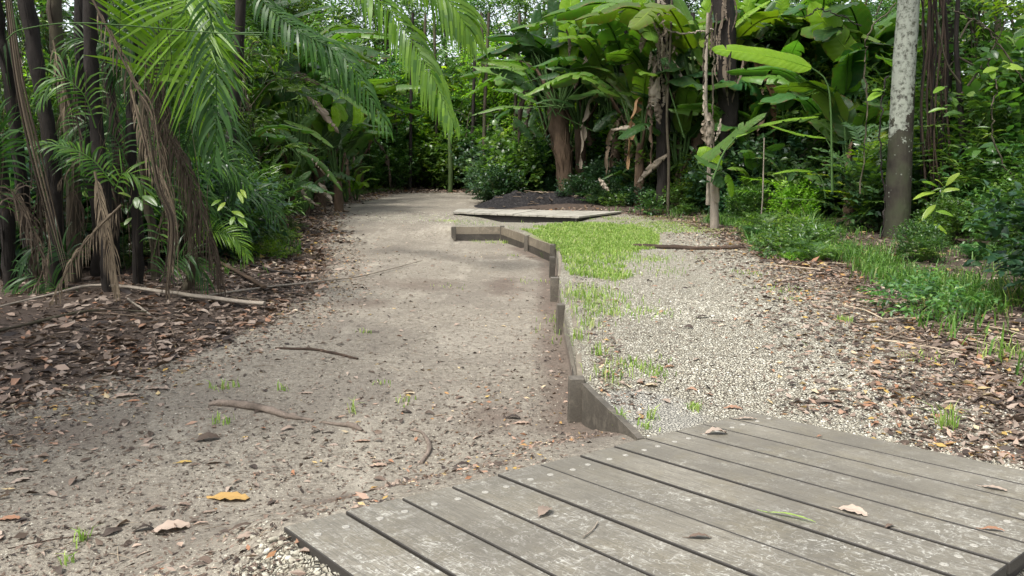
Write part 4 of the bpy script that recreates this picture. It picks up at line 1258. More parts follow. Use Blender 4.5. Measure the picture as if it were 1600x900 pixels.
# the wide dry brown leaf
o_ = D(960, 95, 19.6)
g = Geo(); blade(g, line([(958, 86), (985, 96), (1011, 106)], 19.6), 24 / FPX * 18, nrm=(.1, -.9, .45), tears=2, rnd=.75, sag=.25)
hpart('dry_leaf', g, M['dry'], gs)['label'] = 'wide folded pinkish brown dry leaf'

# trunk wrapped in hanging grey dead sheaths
b1 = D(1032, 312, 17.2); b1[2] = float(hgt(b1[0], b1[1]))
dt = thing('dead_sheathed_stem', 'tall stem wrapped in ragged pale grey hanging dead leaves, left of the bright leaf', 'broad-leaved plant', tuple(b1))
g = Geo(); tube(g, curve(line([(1034, 318), (1036, 220), (1038, 100), (1034, -40)], 17.2), 16), np.linspace(.13, .16, 16), 10, rough=.1)
hpart('trunk', g, M['bark_dark'], dt)
for k in range(30):
    y0 = rng.uniform(-20, 130); x0 = 1033 + rng.normal(0, 9); l = rng.uniform(30, 60)
    pts = [(x0, y0), (x0 + rng.normal(0, 4), y0 + l * .5), (x0 + rng.normal(-3, 7), min(y0 + l, 196))]
    g = Geo(); blade(g, line(pts, 16.95 + rng.normal(0, .08)), rng.uniform(6, 13) / FPX * 17, nrm=(rng.normal(0, .6), -1, .1), tears=4, rnd=rng.uniform(.45, 1), sag=rng.uniform(-.2, .6), wavy=.16, n=12, base=.5, tipk=1.3)
    hpart('dead_sheath', g, M['dry'], dt)
for pts, w, r_ in [([(1030, 120), (1026, 150), (1022, 168)], 22, .95), ([(1028, 160), (1030, 176), (1031, 194)], 17, .55), ([(1052, 95), (1062, 115), (1068, 134)], 11, .8), ([(1012, 50), (1005, 65), (1001, 82)], 13, .5)]:
    g = Geo(); blade(g, line(pts, 16.8), w / FPX * 17, nrm=(.2, -1, .1), tears=3, rnd=r_, sag=.5, n=14, base=.4, tipk=1.5, wavy=.16)
    hpart('dead_sheath', g, M['dry'], dt)
# second dark stem to its right
b2 = D(1134, 316, 16.4); b2[2] = float(hgt(b2[0], b2[1]))
d2 = thing('fibrous_stem', 'tall dark fibrous stem behind the single bright horizontal leaf', 'broad-leaved plant', tuple(b2))
g = Geo(); tube(g, curve(line([(1138, 320), (1140, 220), (1136, 110), (1126, -40)], 16.6), 16), np.linspace(.17, .21, 16), 12, rough=.13)
hpart('trunk', g, M['bark_dark'], d2)
for k in range(16):
    y0 = rng.uniform(-10, 120); x0 = 1134 + rng.normal(0, 10); l = rng.uniform(30, 80)
    g = Geo(); blade(g, line([(x0, y0), (x0 + rng.normal(0, 3), y0 + l * .5), (x0 + rng.normal(0, 6), y0 + l)], 16.3), rng.uniform(4, 9) / FPX * 17, nrm=(rng.normal(0, .6), -1, .1), tears=3, rnd=rng.uniform(.1, .6), sag=rng.uniform(0, .6), wavy=.16, n=10, base=.5, tipk=1.3)
    hpart('dead_sheath', g, M['dry'], d2)
# pale dead hanging leaf column left of the young plant
b3 = D(1108, 318, 15.6); b3[2] = float(hgt(b3[0], b3[1]))
d3 = thing('dead_banana_stem', 'thin withered stem with twisted tan dead leaves hanging beside the young banana plant', 'broad-leaved plant', tuple(b3))
g = Geo(); tube(g, curve(line([(1106, 320), (1108, 240), (1102, 150), (1106, 20)], 15.7), 12), np.linspace(.05, .03, 12), 7, rough=.08)
hpart('trunk', g, M['bark_pale'], d3)
for pts, w, r_ in [([(1100, 130), (1102, 160), (1099, 182)], 9, .9), ([(1108, 176), (1112, 205), (1108, 240)], 17, .8), ([(1102, 185), (1100, 205), (1106, 228)], 13, .6), ([(1127, 185), (1124, 205), (1117, 222)], 8, .95), ([(1106, 228), (1110, 250), (1106, 262)], 12, .7)]:
    g = Geo(); blade(g, line(pts, 15.4), w / FPX * 15.5, nrm=(.3, -1, .1), tears=4, rnd=r_, sag=.6, n=14, wavy=.16, base=.45, tipk=1.5)
    hpart('dead_leaf', g, M['dry'], d3)

# big leaves of the tall stand, upper right
b4 = D(1180, 312, 17.6); b4[2] = float(hgt(b4[0], b4[1]))
ts = thing('tall_heliconia', 'tall heliconia with big upright leaves at the top, right of the dark stem', 'broad-leaved plant', tuple(b4))
g = Geo()
for k in range(7):
    x0 = 1180 + rng.normal(0, 14)
    tube(g, curve(line([(x0, 320), (x0 + rng.normal(0, 6), 200), (x0 + rng.normal(0, 18), 90)], 17.6 + rng.normal(0, .2)), 8), np.linspace(.06, .03, 8), 7, caps=False)
hpart('stems', g, M['petiole'], ts)
L2 = [
 ([(1113, 112), (1085, 50), (1052, -16)], 34, .75, 17.4, 'paddle', (.5, -.8, .3)),
 ([(1136, 75), (1146, 20), (1136, -30)], 27, .9, 17.2, 'paddle_bright', (0, -1, .2)),
 ([(1150, 96), (1160, 40), (1178, -20)], 26, .55, 17.6, 'paddle_bright', (-.3, -1, .2)),
 ([(1224, 56), (1222, 20), (1224, -24)], 28, .8, 17.3, 'paddle_bright', (0, -1, .2)),
 ([(1140, 46), (1168, 22), (1204, 0)], 12, .95, 16.6, 'paddle_bright', (0, -.5, .9)),
 ([(1195, 48), (1206, 20), (1230, -10)], 24, .4, 17.9, 'paddle', (0, -1, .4)),
 ([(1255, 60), (1268, 30), (1284, -10)], 30, .35, 17.9, 'paddle', (0, -1, .4)),
 ([(1349, 110), (1310, 62), (1266, 4)], 52, .9, 15.6, 'paddle_bright', (-.2, -1, .3)),
 ([(1060, 110), (1070, 85), (1092, 80)], 22, .3, 17.8, 'paddle', (0, -.6, .8)),
 ([(1072, 50), (1092, 62), (1098, 92)], 30, .25, 18.4, 'paddle', (.2, -.9, .5)),
 ([(1058, 118), (1066, 136), (1074, 150)], 22, .2, 17.8, 'paddle', (0, -.9, .4)),
 ([(1032, 92), (1050, 100), (1064, 130)], 19, .45, 16.6, 'paddle', (.4, -.8, .4)),
 ([(1250, 100), (1230, 70), (1200, 62)], 24, .3, 18.2, 'paddle', (0, -.7, .6)),
 ([(1300, 140), (1290, 110), (1302, 70)], 26, .3, 17.6, 'paddle', (0, -1, .3)),
 ([(1340, 150), (1352, 100), (1340, 60)], 26, .25, 16.8, 'paddle', (0, -1, .3)),
 ([(1098, 30), (1110, 5), (1126, -25)], 26, .8, 18, 'paddle_bright', (0, -1, .3)),
 ([(1010, 20), (1000, -2), (985, -28)], 26, .9, 18, 'paddle_bright', (0, -1, .3)),
]
for (pts, w, r_, Y, mt, nr) in L2:
    st0 = (1180 + (pts[0][0] - 1180) * .75, 215); mid = ((st0[0] + pts[0][0]) / 2, (st0[1] + pts[0][1]) / 2)
    hleaf(ts, pts, Y, w, mt, int(rng.integers(2, 7)), r_, nr, stalk=[st0, mid, pts[0]])
# hero horizontal leaf
b5 = D(1275, 330, 12.6); b5[2] = float(hgt(b5[0], b5[1]))
hl = thing('leaning_heliconia', 'bright green horizontal paddle leaf on a thin leaning stalk, left of the lichened trunk', 'broad-leaved plant', tuple(b5))
lf = hleaf(hl, [(1268, 106), (1225, 93), (1165, 82), (1112, 76)], 12.0, 31, 'paddle_bright', 1, .85, (0, -.95, .45), sag=.1, fold=.12, tipk=5, stalk=[(1300, 300), (1298, 170), (1290, 125), (1268, 106)], sr=.012)
hleaf(hl, [(1290, 216), (1250, 210), (1196, 194)], 12.2, 9, 'paddle_bright', 1, .6, (0, -.4, .9), stalk=[(1302, 300), (1300, 240), (1290, 216)], sr=.01)
hleaf(hl, [(1270, 268), (1240, 266), (1206, 272)], 12.4, 8, 'paddle_bright', 0, .4, (0, -.4, .9), stalk=[(1290, 310), (1284, 280), (1270, 268)], sr=.01)

# young banana plant
b6 = D(1118, 331, 13.6); b6[2] = float(hgt(b6[0], b6[1]))
yb = thing('young_banana_plant', 'young banana plant with bright arching leaves at the gravel edge, right of the platform', 'banana plant', tuple(b6))
g = Geo(); tube(g, curve([b6 - [0, 0, .1], *line([(1116, 300), (1112, 272)], 13.6)], 8), np.linspace(.085, .05, 8), 9, rough=.05)
hpart('trunk', g, M['bark_pale'], yb)
g = Geo(); blade(g, line([(1120, 276), (1118, 296), (1122, 318)], 13.45), .16, nrm=(0, -1, .1), tears=2, rnd=.9, sag=.5, n=10)
hpart('dry_sheath', g, M['dry'], yb)
hleaf(yb, [(1090, 254), (1128, 228), (1160, 200), (1198, 176)], 13.3, 24, 'paddle', 2, .75, (-.35, -.6, .7), Y1=12.6, stalk=[(1112, 275), (1096, 266), (1090, 254)])
hleaf(yb, [(1128, 262), (1108, 256), (1084, 242)], 13.1, 18, 'paddle', 1, .6, (.2, -.6, .7), stalk=[(1112, 275), (1125, 268), (1128, 262)])
hleaf(yb, [(1088, 246), (1108, 244), (1126, 262)], 13.8, 30, 'paddle_bright', 0, .8, (0, -1, .2))
hleaf(yb, [(1113, 274), (1122, 282), (1131, 290)], 13.2, 24, 'paddle', 1, .4, (0, -.9, .4))
hleaf(yb, [(1136, 272), (1142, 290), (1144, 308)], 13.2, 15, 'paddle_bright', 1, .3, (.3, -.9, .2), stalk=[(1112, 275), (1126, 270), (1136, 272)])
hleaf(yb, [(1150, 214), (1190, 196), (1238, 186), (1280, 182)], 12.8, 12, 'paddle_bright', 2, .6, (0, -.4, .9), stalk=[(1114, 280), (1130, 240), (1150, 214)])

# fallen dry leaves slumped in the dark hollow
for nm, lab, pts, Y, w, r_ in [
   ('fallen_dry_leaf', 'long tan dry banana leaf leaning on the undergrowth, left of the withered stem', [(1044, 240), (1018, 262), (996, 286)], 17.0, 15, .75),
   ('fallen_dry_leaf', 'rolled dry leaf lying across the dark hollow, higher up', [(955, 203), (985, 198), (1020, 201)], 17.6, 9, .85),
   ('fallen_dry_leaf', 'short grey rolled leaf sheath lying on the creepers right of the compost heap', [(936, 278), (944, 288), (952, 298)], 17.8, 11, .9)]:
    c = D(*pts[-1], Y); o = thing(nm, lab, 'dry leaf', tuple(c))
    g = Geo(); blade(g, line(pts, Y), w / FPX * Y, nrm=(.2, -.9, .4), tears=3, rnd=r_, sag=.6, n=16, base=.4, tipk=1.6, wavy=.16)
    hpart('lamina', g, M['dry'], o)

# ---------------------------------------------------------------- left heliconias
b7 = D(470, 322, 16.5); b7[2] = float(hgt(b7[0], b7[1]))
lh = thing('drooping_heliconia', 'dark heliconia with long pale arching leaves left of the path before the bend', 'broad-leaved plant', tuple(b7))
g = Geo()
for k in range(6):
    tube(g, curve(line([(468 + 4 * k, 326), (462 + 3 * k, 250), (450 + 8 * k, 160)], 16.6), 7), np.linspace(.05, .025, 7), 6, caps=False)
hpart('stems', g, M['petiole'], lh)
L3 = [
 ([(444, 162), (450, 115), (454, 82)], 40, .05, 16.6, 'paddle', (0, -1, .15), 2),
 ([(405, 20), (435, 6), (470, 0)], 19, .2, 16.5, 'paddle', (0, -.7, .6), 2),
 ([(430, 42), (470, 22), (520, 8)], 16, .1, 16.8, 'paddle', (0, -.5, .8), 2),
 ([(500, 62), (530, 48), (590, 50)], 15, .25, 17.4, 'paddle', (0, -.5, .8), 2),
 ([(452, 140), (485, 150), (520, 141)], 9, .3, 16.2, 'paddle', (0, -.4, .9), 1),
 ([(430, 198), (466, 226), (498, 278)], 13, .5, 15.8, 'paddle', (-.4, -.6, .7), 4),
 ([(443, 188), (485, 205), (522, 231)], 10, .8, 15.9, 'paddle', (-.3, -.5, .8), 2),
 ([(462, 232), (500, 255), (536, 300)], 10, .65, 15.6, 'paddle', (-.4, -.5, .8), 4),
 ([(500, 130), (540, 150), (604, 200)], 12, .7, 16.6, 'paddle', (-.3, -.5, .8), 3),
 ([(470, 200), (480, 185), (500, 172)], 20, .6, 16.2, 'paddle', (0, -.9, .5), 1),
 ([(515, 205), (525, 185), (520, 165)], 16, .8, 17, 'paddle_bright', (0, -1, .3), 0),
 ([(540, 190), (532, 172), (524, 162)], 14, .4, 17.4, 'paddle_bright', (0, -1, .3), 0),
 ([(557, 203), (560, 182), (557, 158)], 18, .9, 17.6, 'paddle_bright', (0, -1, .2), 0),
 ([(545, 190), (549, 165), (545, 145)], 18, .3, 18.0, 'paddle', (0, -1, .3), 0),
 ([(562, 214), (568, 198), (578, 180)], 10, .3, 17.4, 'paddle', (0, -.8, .5), 0),
 ([(450, 300), (470, 280), (486, 268)], 14, .5, 15.4, 'paddle', (0, -.8, .5), 1),
 ([(430, 330), (418, 300), (398, 280)], 18, .2, 15.0, 'paddle', (0, -.9, .4), 1),
]
for (pts, w, r_, Y, mt, nr, te) in L3:
    st0 = (470, 250); mid = ((st0[0] + pts[0][0]) / 2, (st0[1] + pts[0][1]) / 2)
    hleaf(lh, pts, Y, w, mt, te, r_, nr, stalk=[st0, mid, pts[0]], sr=.012)
for pts, w, r_ in [([(478, 150), (500, 168), (530, 208)], 19, .65), ([(472, 235), (505, 262), (532, 292)], 14, .9), ([(455, 115), (470, 118), (500, 132)], 20, .15), ([(498, 285), (510, 300), (520, 318)], 14, .95), ([(470, 290), (480, 310), (500, 322)], 12, .8)]:
    g = Geo(); blade(g, line(pts, 16.0), w / FPX * 16, nrm=(.3, -.9, .3), tears=6, rnd=r_, sag=.7, n=16, base=.5, tipk=1.4, wavy=.2)
    hpart('dry_leaf', g, M['dry'], lh)

# ---------------------------------------------------------------- palm clump, left foreground
b8 = G(120, 462)
pc_ = thing('clumping_palm', 'tall clump of dark palm stems with green and dead fronds in the left foreground', 'palm', tuple(b8))
def stem(pts, Y, rpx0, rpx1, mat='bark_dark', root=None, name='stem', rough=.08):
    Ys = lerpY(Y[0], Y[1], len(pts)); P_ = curve(line(pts, Ys), 26)
    r = np.linspace(rpx0, rpx1, 26) / FPX * Y[0]
    r = r * (1 + .10 * (np.arange(26) % 3 == 0)); P_ = P_ + np.cumsum(rng.normal(0, .006, P_.shape), 0) * [1, 1, 0]
    g = Geo(); tube(g, P_, r, 11, rough=rough)
    for q in range(14):   # torn sheath strips clinging to the stem
        i = int(rng.integers(0, 22)); a = rng.uniform(3.4, 6.0); o_ = np.array([math.cos(a), math.sin(a), 0]) * r[i] * 1.05
        tube(g, curve([P_[i] + o_, P_[i + 1] + o_ * 1.3, P_[i + 3] + o_ * rng.uniform(1, 2.2)], 5), [.004, .008, .006, .005, .002], 4, caps=False, flat=.4)
    return hpart(name, g, M[mat], root or pc_)
stem([(92, 474), (78, 300), (60, 130), (28, -60)], (7.9, 7.9), 11, 10)
stem([(118, 470), (112, 250), (95, 100), (80, -60)], (8.3, 8.3), 10, 9, 'bark_brown')
stem([(172, 476), (160, 300), (142, 130), (132, -60)], (7.7, 7.7), 10, 9)
stem([(60, 470), (38, 300), (20, 120), (-5, -60)], (8.2, 8.2), 9, 8)
stem([(215, 462), (208, 330), (204, 200), (210, 60)], (8.1, 8.1), 8, 7)
stem([(20, 480), (5, 300), (-30, 100), (-60, -60)], (7.8, 7.8), 10, 9)
stem([(145, 466), (150, 340), (125, 180), (112, -60)], (8.7, 8.7), 9, 8)
stem([(245, 455), (240, 380), (226, 270), (232, 150)], (8.4, 8.4), 7, 6, 'bark_brown')
stem([(190, 470), (182, 380), (186, 250), (170, 100), (160, -60)], (8.8, 8.8), 7, 7)
stem([(285, 462), (300, 420), (298, 330), (290, 240)], (8.0, 8.0), 8, 6, 'bark_brown')
def hfrond(root, pts, Y, Lpx, n=44, w=.028, nrm=(0, -.4, .9), droop=.5, mat='frond', rnd=.5, name='frond', Y1=None, **kw):
    Ys = lerpY(Y, Y if Y1 is None else Y1, len(pts))
    g = Geo(); frond(g, line(pts, Ys), Lpx / FPX * Y, n, w, nrm, droop, rnd=rnd, **kw)
    return hpart(name, g, M[mat], root)
# green fronds
hfrond(pc_, [(236, 130), (246, 80), (262, 30), (290, -30)], 7.6, 125, 24, .034, (.2, -1, .25), .15, rnd=1.0, ang0=75, ang1=50, t0=.02)
hfrond(pc_, [(300, -30), (290, 10), (300, 60), (330, 150)], 7.4, 150, 26, .032, (-.3, -1, .1), .22, rnd=.9, ang0=70, ang1=40, t0=.02)
hfrond(pc_, [(318, -30), (334, 60), (338, 150), (336, 250)], 7.2, 90, 26, .028, (0, -1, .1), .7, rnd=.35, t0=.05, ang0=60)
#hfrond(pc_, [(260, -50), (350, 0), (420, 60), (452, 130)], 7.5, 110, 28, .030, (.3, -.8, .5), .7, rnd=.5, t0=.1)
#hfrond(pc_, [(250, -40), (320, -20), (375, 30), (405, 110)], 7.8, 120, 28, .030, (.3, -.9, .4), .6, rnd=.3, t0=.1)
hfrond(pc_, [(230, -60), (225, 0), (200, 60), (190, 110)], 8.0, 90, 36, .022, (0, -1, .2), .6, rnd=.2, t0=.1)
hfrond(pc_, [(320, 150), (300, 200), (282, 260), (290, 330)], 7.9, 80, 40, .018, (.1, -1, .1), .9, rnd=.15, t0=.03)
hfrond(pc_, [(270, 100), (300, 150), (350, 210), (372, 300)], 8.2, 90, 42, .018, (.1, -1, .1), .9, rnd=.12, t0=.03)
hfrond(pc_, [(178, 290), (145, 250), (105, 230), (52, 222)], 7.2, 42, 24, .018, (0, -.5, .9), .7, rnd=.6, t0=.05, rr=.008)
hfrond(pc_, [(180, 296), (192, 272), (210, 274), (228, 298)], 7.2, 50, 12, .02, (0, -.6, .8), .5, rnd=.7, t0=.02, rr=.006)
hfrond(pc_, [(300, 372), (335, 362), (365, 370), (388, 402)], 7.8, 36, 30, .013, (0, -.8, .6), .4, rnd=.8, t0=.02, rr=.006)
hfrond(pc_, [(-20, 380), (0, 260), (-10, 200), (-40, 150)], 7.4, 70, 30, .02, (0, -1, .2), .5, rnd=.3, t0=.1)
hfrond(pc_, [(40, -40), (10, 20), (-20, 90), (-30, 160)], 8.2, 100, 36, .022, (0, -1, .2), .6, rnd=.2, t0=.1)
for k in range(3):
    x0 = rng.uniform(60, 330); y0 = rng.uniform(60, 200)
    hfrond(pc_, [(x0, y0 - 90), (x0 + 10, y0), (x0 + rng.normal(20, 20), y0 + 80), (x0 + rng.normal(25, 30), y0 + 150)], rng.uniform(8.8, 9.8), 90, 36, .02, (rng.normal(0, .4), -1, .2), .7, rnd=rng.uniform(0, .25), t0=.05)
# dead fronds
DF = [([(140, -10), (190, 90), (240, 200), (268, 330), (262, 455)], 7.3, 60, 30, .6), ([(205, 140), (228, 230), (262, 310), (268, 420)], 7.2, 40, 26, .9),
      ([(148, 268), (160, 330), (172, 390), (182, 450)], 7.1, 62, 30, .85), ([(190, 320), (150, 360), (112, 410), (72, 490)], 7.0, 42, 26, .8),
      ([(30, 330), (20, 300), (45, 350), (75, 425)], 7.3, 60, 14, .5), ([(245, 170), (290, 260), (320, 350), (345, 440)], 7.6, 70, 34, .35),
      ([(225, 100), (262, 210), (300, 320), (300, 450)], 7.7, 70, 34, .25), ([(215, 40), (250, 150), (270, 260), (240, 400)], 7.9, 70, 32, .3),
      ([(0, 300), (40, 330), (60, 400), (40, 470)], 7.6, 60, 22, .4), ([(160, 60), (175, 160), (190, 260), (180, 360)], 8.0, 50, 26, .2)]
for (pts, Y, l, n, r_) in DF:
    hfrond(pc_, pts, Y, l, n, .014, (rng.normal(0, .4), -1, .1), 1.6, 'dry_red', r_, 'dead_frond', ang0=38, ang1=18, t0=.05, rr=.011, vee=.05)
g = Geo()
for k in range(5):
    dx = rng.normal(0, 4)
    tube(g, curve(line([(10 + dx, -20), (30 + dx * 1.5, 130), (62 + dx * 2, 270), (104 + dx, 432)], 7.1 + rng.normal(0, .03)), 16), np.interp(np.linspace(0, 1, 16), [0, .5, 1], [.006, .011, .003]), 5, rnd=rng.uniform(.4, 1), caps=False)
hpart('dead_leaf_stalk', g, M['dry_red'], pc_)
g = Geo()
for k in range(10):
    dx = rng.normal(0, 5)
    tube(g, curve(line([(228 + dx, 180), (248 + dx * .6, 290), (270 + dx * .5, 350), (263 + dx, 460)], 7.0 + rng.normal(0, .05)), 16), np.interp(np.linspace(0, 1, 16), [0, .6, 1], [.003, .006, .002]), 5, rnd=rng.uniform(.3, 1), caps=False)
hpart('dead_leaf_stalk', g, M['dry_red'], pc_)
for k in range(16):
    x0 = rng.uniform(-10, 330); y0 = rng.uniform(60, 330); l = rng.uniform(90, 200)
    hfrond(pc_, [(x0, y0), (x0 + rng.normal(4, 8), y0 + l * .35), (x0 + rng.normal(8, 16), y0 + l * .7), (x0 + rng.normal(8, 22), min(y0 + l, 470))], rng.uniform(7.4, 8.6), rng.uniform(30, 60), int(rng.integers(12, 24)), .012, (rng.normal(0, .5), -1, .1), 1.7, 'dry_red', rng.uniform(.1, .8), 'dead_frond', ang0=30, ang1=12, t0=.05, rr=.008, vee=.05, jit=.2)
g = Geo()
for k in range(150):
    x0 = rng.uniform(-10, 330); y0 = rng.uniform(-20, 300); l = rng.uniform(60, 240)
    tube(g, curve(line([(x0, y0), (x0 + rng.normal(0, 8), y0 + l * .5), (x0 + rng.normal(0, 14), min(y0 + l, 472))], rng.uniform(7.2, 8.9)), 8), rng.uniform(.001, .0035), 3, rnd=rng.uniform(0, .9), caps=False)
tag(hpart('hanging_fibres', g, M['dry_red'], pc_), None, None, None, 'stuff')
for (xa, ya, xb, yb_, Yy) in [(160, 330, 120, 240, 8.0), (240, 400, 300, 300, 7.9), (60, 400, 0, 300, 8.4), (150, 200, 90, 120, 7.6), (200, 260, 130, 190, 7.8), (280, 340, 350, 250, 7.8), (30, 260, -20, 190, 7.7), (190, 120, 120, 60, 8.2), (100, 470, 40, 430, 7.6), (250, 440, 300, 400, 7.7), (330, 380, 400, 300, 8.6), (120, 420, 60, 380, 7.6), (210, 300, 250, 200, 8.6), (90, 330, 150, 220, 9.0)]:
    hfrond(pc_, [(xa, ya), ((xa * 2 + xb) / 3, (ya + 2 * yb_) / 3), (xb, yb_), (xb + (xb - xa) * .5, yb_ + 40)], Yy, 55, 22, .018, (0, -.8, .6), .7, rnd=rng.uniform(.1, .6), t0=.1, rr=.007)
# thin green stalk crossing the stems
g = Geo(); tube(g, curve(line([(10, 62), (36, 46), (130, 36), (330, 51), (410, 55)], 7.0), 20), .006, 5, caps=False)
hpart('green_stalk', g, M['petiole'], pc_)

# overhanging palm, its crown above the left edge of the path
b9 = D(330, 330, 12.0); b9[2] = float(hgt(b9[0], b9[1]))
op = thing('overhanging_palm', 'palm whose long silvery fronds hang over the path at the top centre', 'palm', tuple(b9))
g = Geo(); top9 = D(380, -60, 11.6)
tube(g, curve([b9 - [0, 0, .2], (b9 + top9) / 2 + np.array([.1, 0, 0]), top9], 16), np.linspace(.09, .07, 16), 9, rough=.04)
hpart('stem', g, M['bark_dark'], op)
hfrond(op, [(380, -60), (490, -45), (590, 0), (660, 90), (708, 190)], 10.2, 72, 44, .040, (-.35, -.5, .8), 1.3, rnd=.75, t0=.35, ang0=60, ang1=25, Y1=9.6, jit=.05)
hfrond(op, [(380, -60), (410, 0), (470, 50), (540, 92), (606, 198)], 11.2, 66, 36, .036, (-.3, -.5, .8), 1.2, rnd=.35, t0=.2, Y1=10.8, jit=.06)
hfrond(op, [(350, 52), (420, 52), (480, 62), (520, 100), (560, 150)], 11.0, 44, 26, .03, (-.2, -.5, .8), 1.1, rnd=.3, t0=.35)
hfrond(op, [(380, -60), (520, -90), (640, -40), (700, 0), (742, 62)], 9.6, 80, 34, .042, (-.2, -.6, .8), 1.1, rnd=.8, t0=.4, ang0=65, ang1=30, jit=.05)
#hfrond(op, [(380, -60), (400, -10), (410, 60), (400, 150)], 11.8, 80, 40, .024, (0, -1, .2), .9, rnd=.2, t0=.1)

# ---------------------------------------------------------------- right trunk and lianas
b10 = D(1403, 372, 11.2); b10[2] = float(hgt(b10[0], b10[1]))
lt = thing('lichened_tree', 'straight tree trunk with pale lichen patches on the right bank', 'tree', tuple(b10))
g = Geo()
Pt = curve([b10 - [0, 0, .2], *line([(1402, 340), (1408, 200), (1413, 100), (1420, 0), (1432, -160), (1440, -420)], 11.2)], 60)
rad = np.interp(np.linspace(0, 1, 60), [0, .06, .3, 1], [.235, .185, .16, .12])
tube(g, Pt, rad, 26, rough=.012)
hpart('trunk', g, M['bark_lichen'], lt)
g = Geo()
ct = Pt[-1]
cl = ell(40, ct + [0, 0, .4], (2.3, 2.3, 1.1), .3)
for q in cl:
    d = nz(rng.normal(size=(14, 3)) * [1, 1, .5]); twigleaves(g, q + d * .1, d, rng.uniform(.3, .7, 14), 7, .16, .075)
hpart('crown', g, M['leaf'], lt)
g = Geo()
for q in cl[:10]: tube(g, curve([Pt[-6], (Pt[-1] + q) / 2, q], 6), np.linspace(.06, .012, 6), 6, caps=False)
hpart('branches', g, M['bark_brown'], lt)
# strangler roots behind
b11 = D(1460, 350, 11.9); b11[2] = float(hgt(b11[0], b11[1]))
sr_ = thing('root_curtain', 'tangle of thin reddish hanging roots right of the lichened trunk', 'lianas', tuple(b11))
for k in range(20):
    x0 = 1460 + rng.normal(0, 10); r0 = rng.uniform(.004, .017)
    pts = [(x0 + rng.normal(0, 5), -30), (x0 + rng.normal(0, 7), 60), (x0 + rng.normal(0, 7), 150), (x0 + rng.normal(0, 7), 240), (x0 + rng.normal(0, 8), 352)]
    g = Geo(); tube(g, curve(line(pts, 11.8 + rng.normal(0, .15)), 22), np.full(22, r0), 6, rough=.15, caps=False)
    hpart('root', g, M['bark_red'] if k % 3 else M['bark_dark'], sr_)
def solo_stem(name, label, pts, Y, r0, r1, mat, cat='tree', grp=None):
    b = D(*pts[0], Y); b[2] = min(float(hgt(b[0], b[1])), b[2])
    t_ = thing(name, label, cat, tuple(b), grp)
    g = Geo(); tube(g, curve([b - [0, 0, .1], *line(pts[1:], Y)], 22), np.linspace(r0, r1, 22), 8, rough=.05)
    hpart('trunk', g, M[mat], t_); return t_
t_ = solo_stem('dead_sapling', 'thin dark leafless trunk right of the hanging roots', [(1503, 330), (1506, 260), (1500, 160), (1494, 60), (1500, -40)], 11.6, .05, .03, 'bark_dark')
g = Geo()
for pts in [[(1500, 130), (1480, 100), (1470, 60), (1464, 20)], [(1500, 150), (1530, 110), (1560, 60), (1575, 20)], [(1498, 90), (1530, 106), (1558, 112), (1570, 116)], [(1500, 60), (1520, 30), (1550, 50), (1566, 64)], [(1504, 200), (1530, 215), (1565, 225), (1600, 250)]]:
    tube(g, curve(line(pts, 11.5), 10), np.linspace(.018, .006, 10), 5, caps=False)
hpart('branches', g, M['bark_brown'], t_)
solo_stem('shaded_tree', 'thick dim trunk deep in the forest behind the hanging roots', [(1474, 330), (1475, 200), (1480, 80), (1478, -60)], 13.4, .10, .09, 'bark_dark')
solo_stem('thin_tree', 'slender straight trunk at the top right corner behind the branches', [(1580, 320), (1572, 180), (1560, 60), (1556, -60)], 14.0, .06, .05, 'bark_brown')
solo_stem('green_stemmed_sapling', 'thin green stem standing at the far bend of the path', [(703, 293), (704, 262), (703, 235), (702, 150)], 26.4, .085, .06, 'bark_green')
solo_stem('pale_stake', 'thin pale upright stem at the grassy edge right of the young banana plant', [(1188, 368), (1190, 330), (1192, 300), (1194, 215)], 13.4, .016, .010, 'bark_pale', 'stem')
solo_stem('thin_tree', 'thin brown trunk left of the young banana plant', [(1044, 318), (1045, 250), (1042, 180), (1048, 60), (1050, -30)], 16.6, .035, .02, 'bark_brown')
for k, (x0, Y, dx, m_) in enumerate([(736, 28, 8, 'bark_dark'), (684, 29, -6, 'bark_brown'), (640, 28, 5, 'bark_dark'), (655, 30, 10, 'bark_brown'), (600, 29, 4, 'bark_dark'), (762, 29, -10, 'bark_brown'), (752, 27, 12, 'bark_brown'), (905, 23, 4, 'bark_brown'), (990, 21, -14, 'bark_dark'), (965, 20.5, 10, 'bark_dark'), (1075, 19, 8, 'bark_dark'), (800, 26, 12, 'bark_brown')]):
    solo_stem('thin_tree', 'thin shaded trunk among the undergrowth behind the path', [(x0, 305), (x0 + dx * .3, 240), (x0 + dx * .5, 150), (x0 + dx, 20)], Y, .07, .05, m_, 'tree', 'thin shaded trunks behind the path')
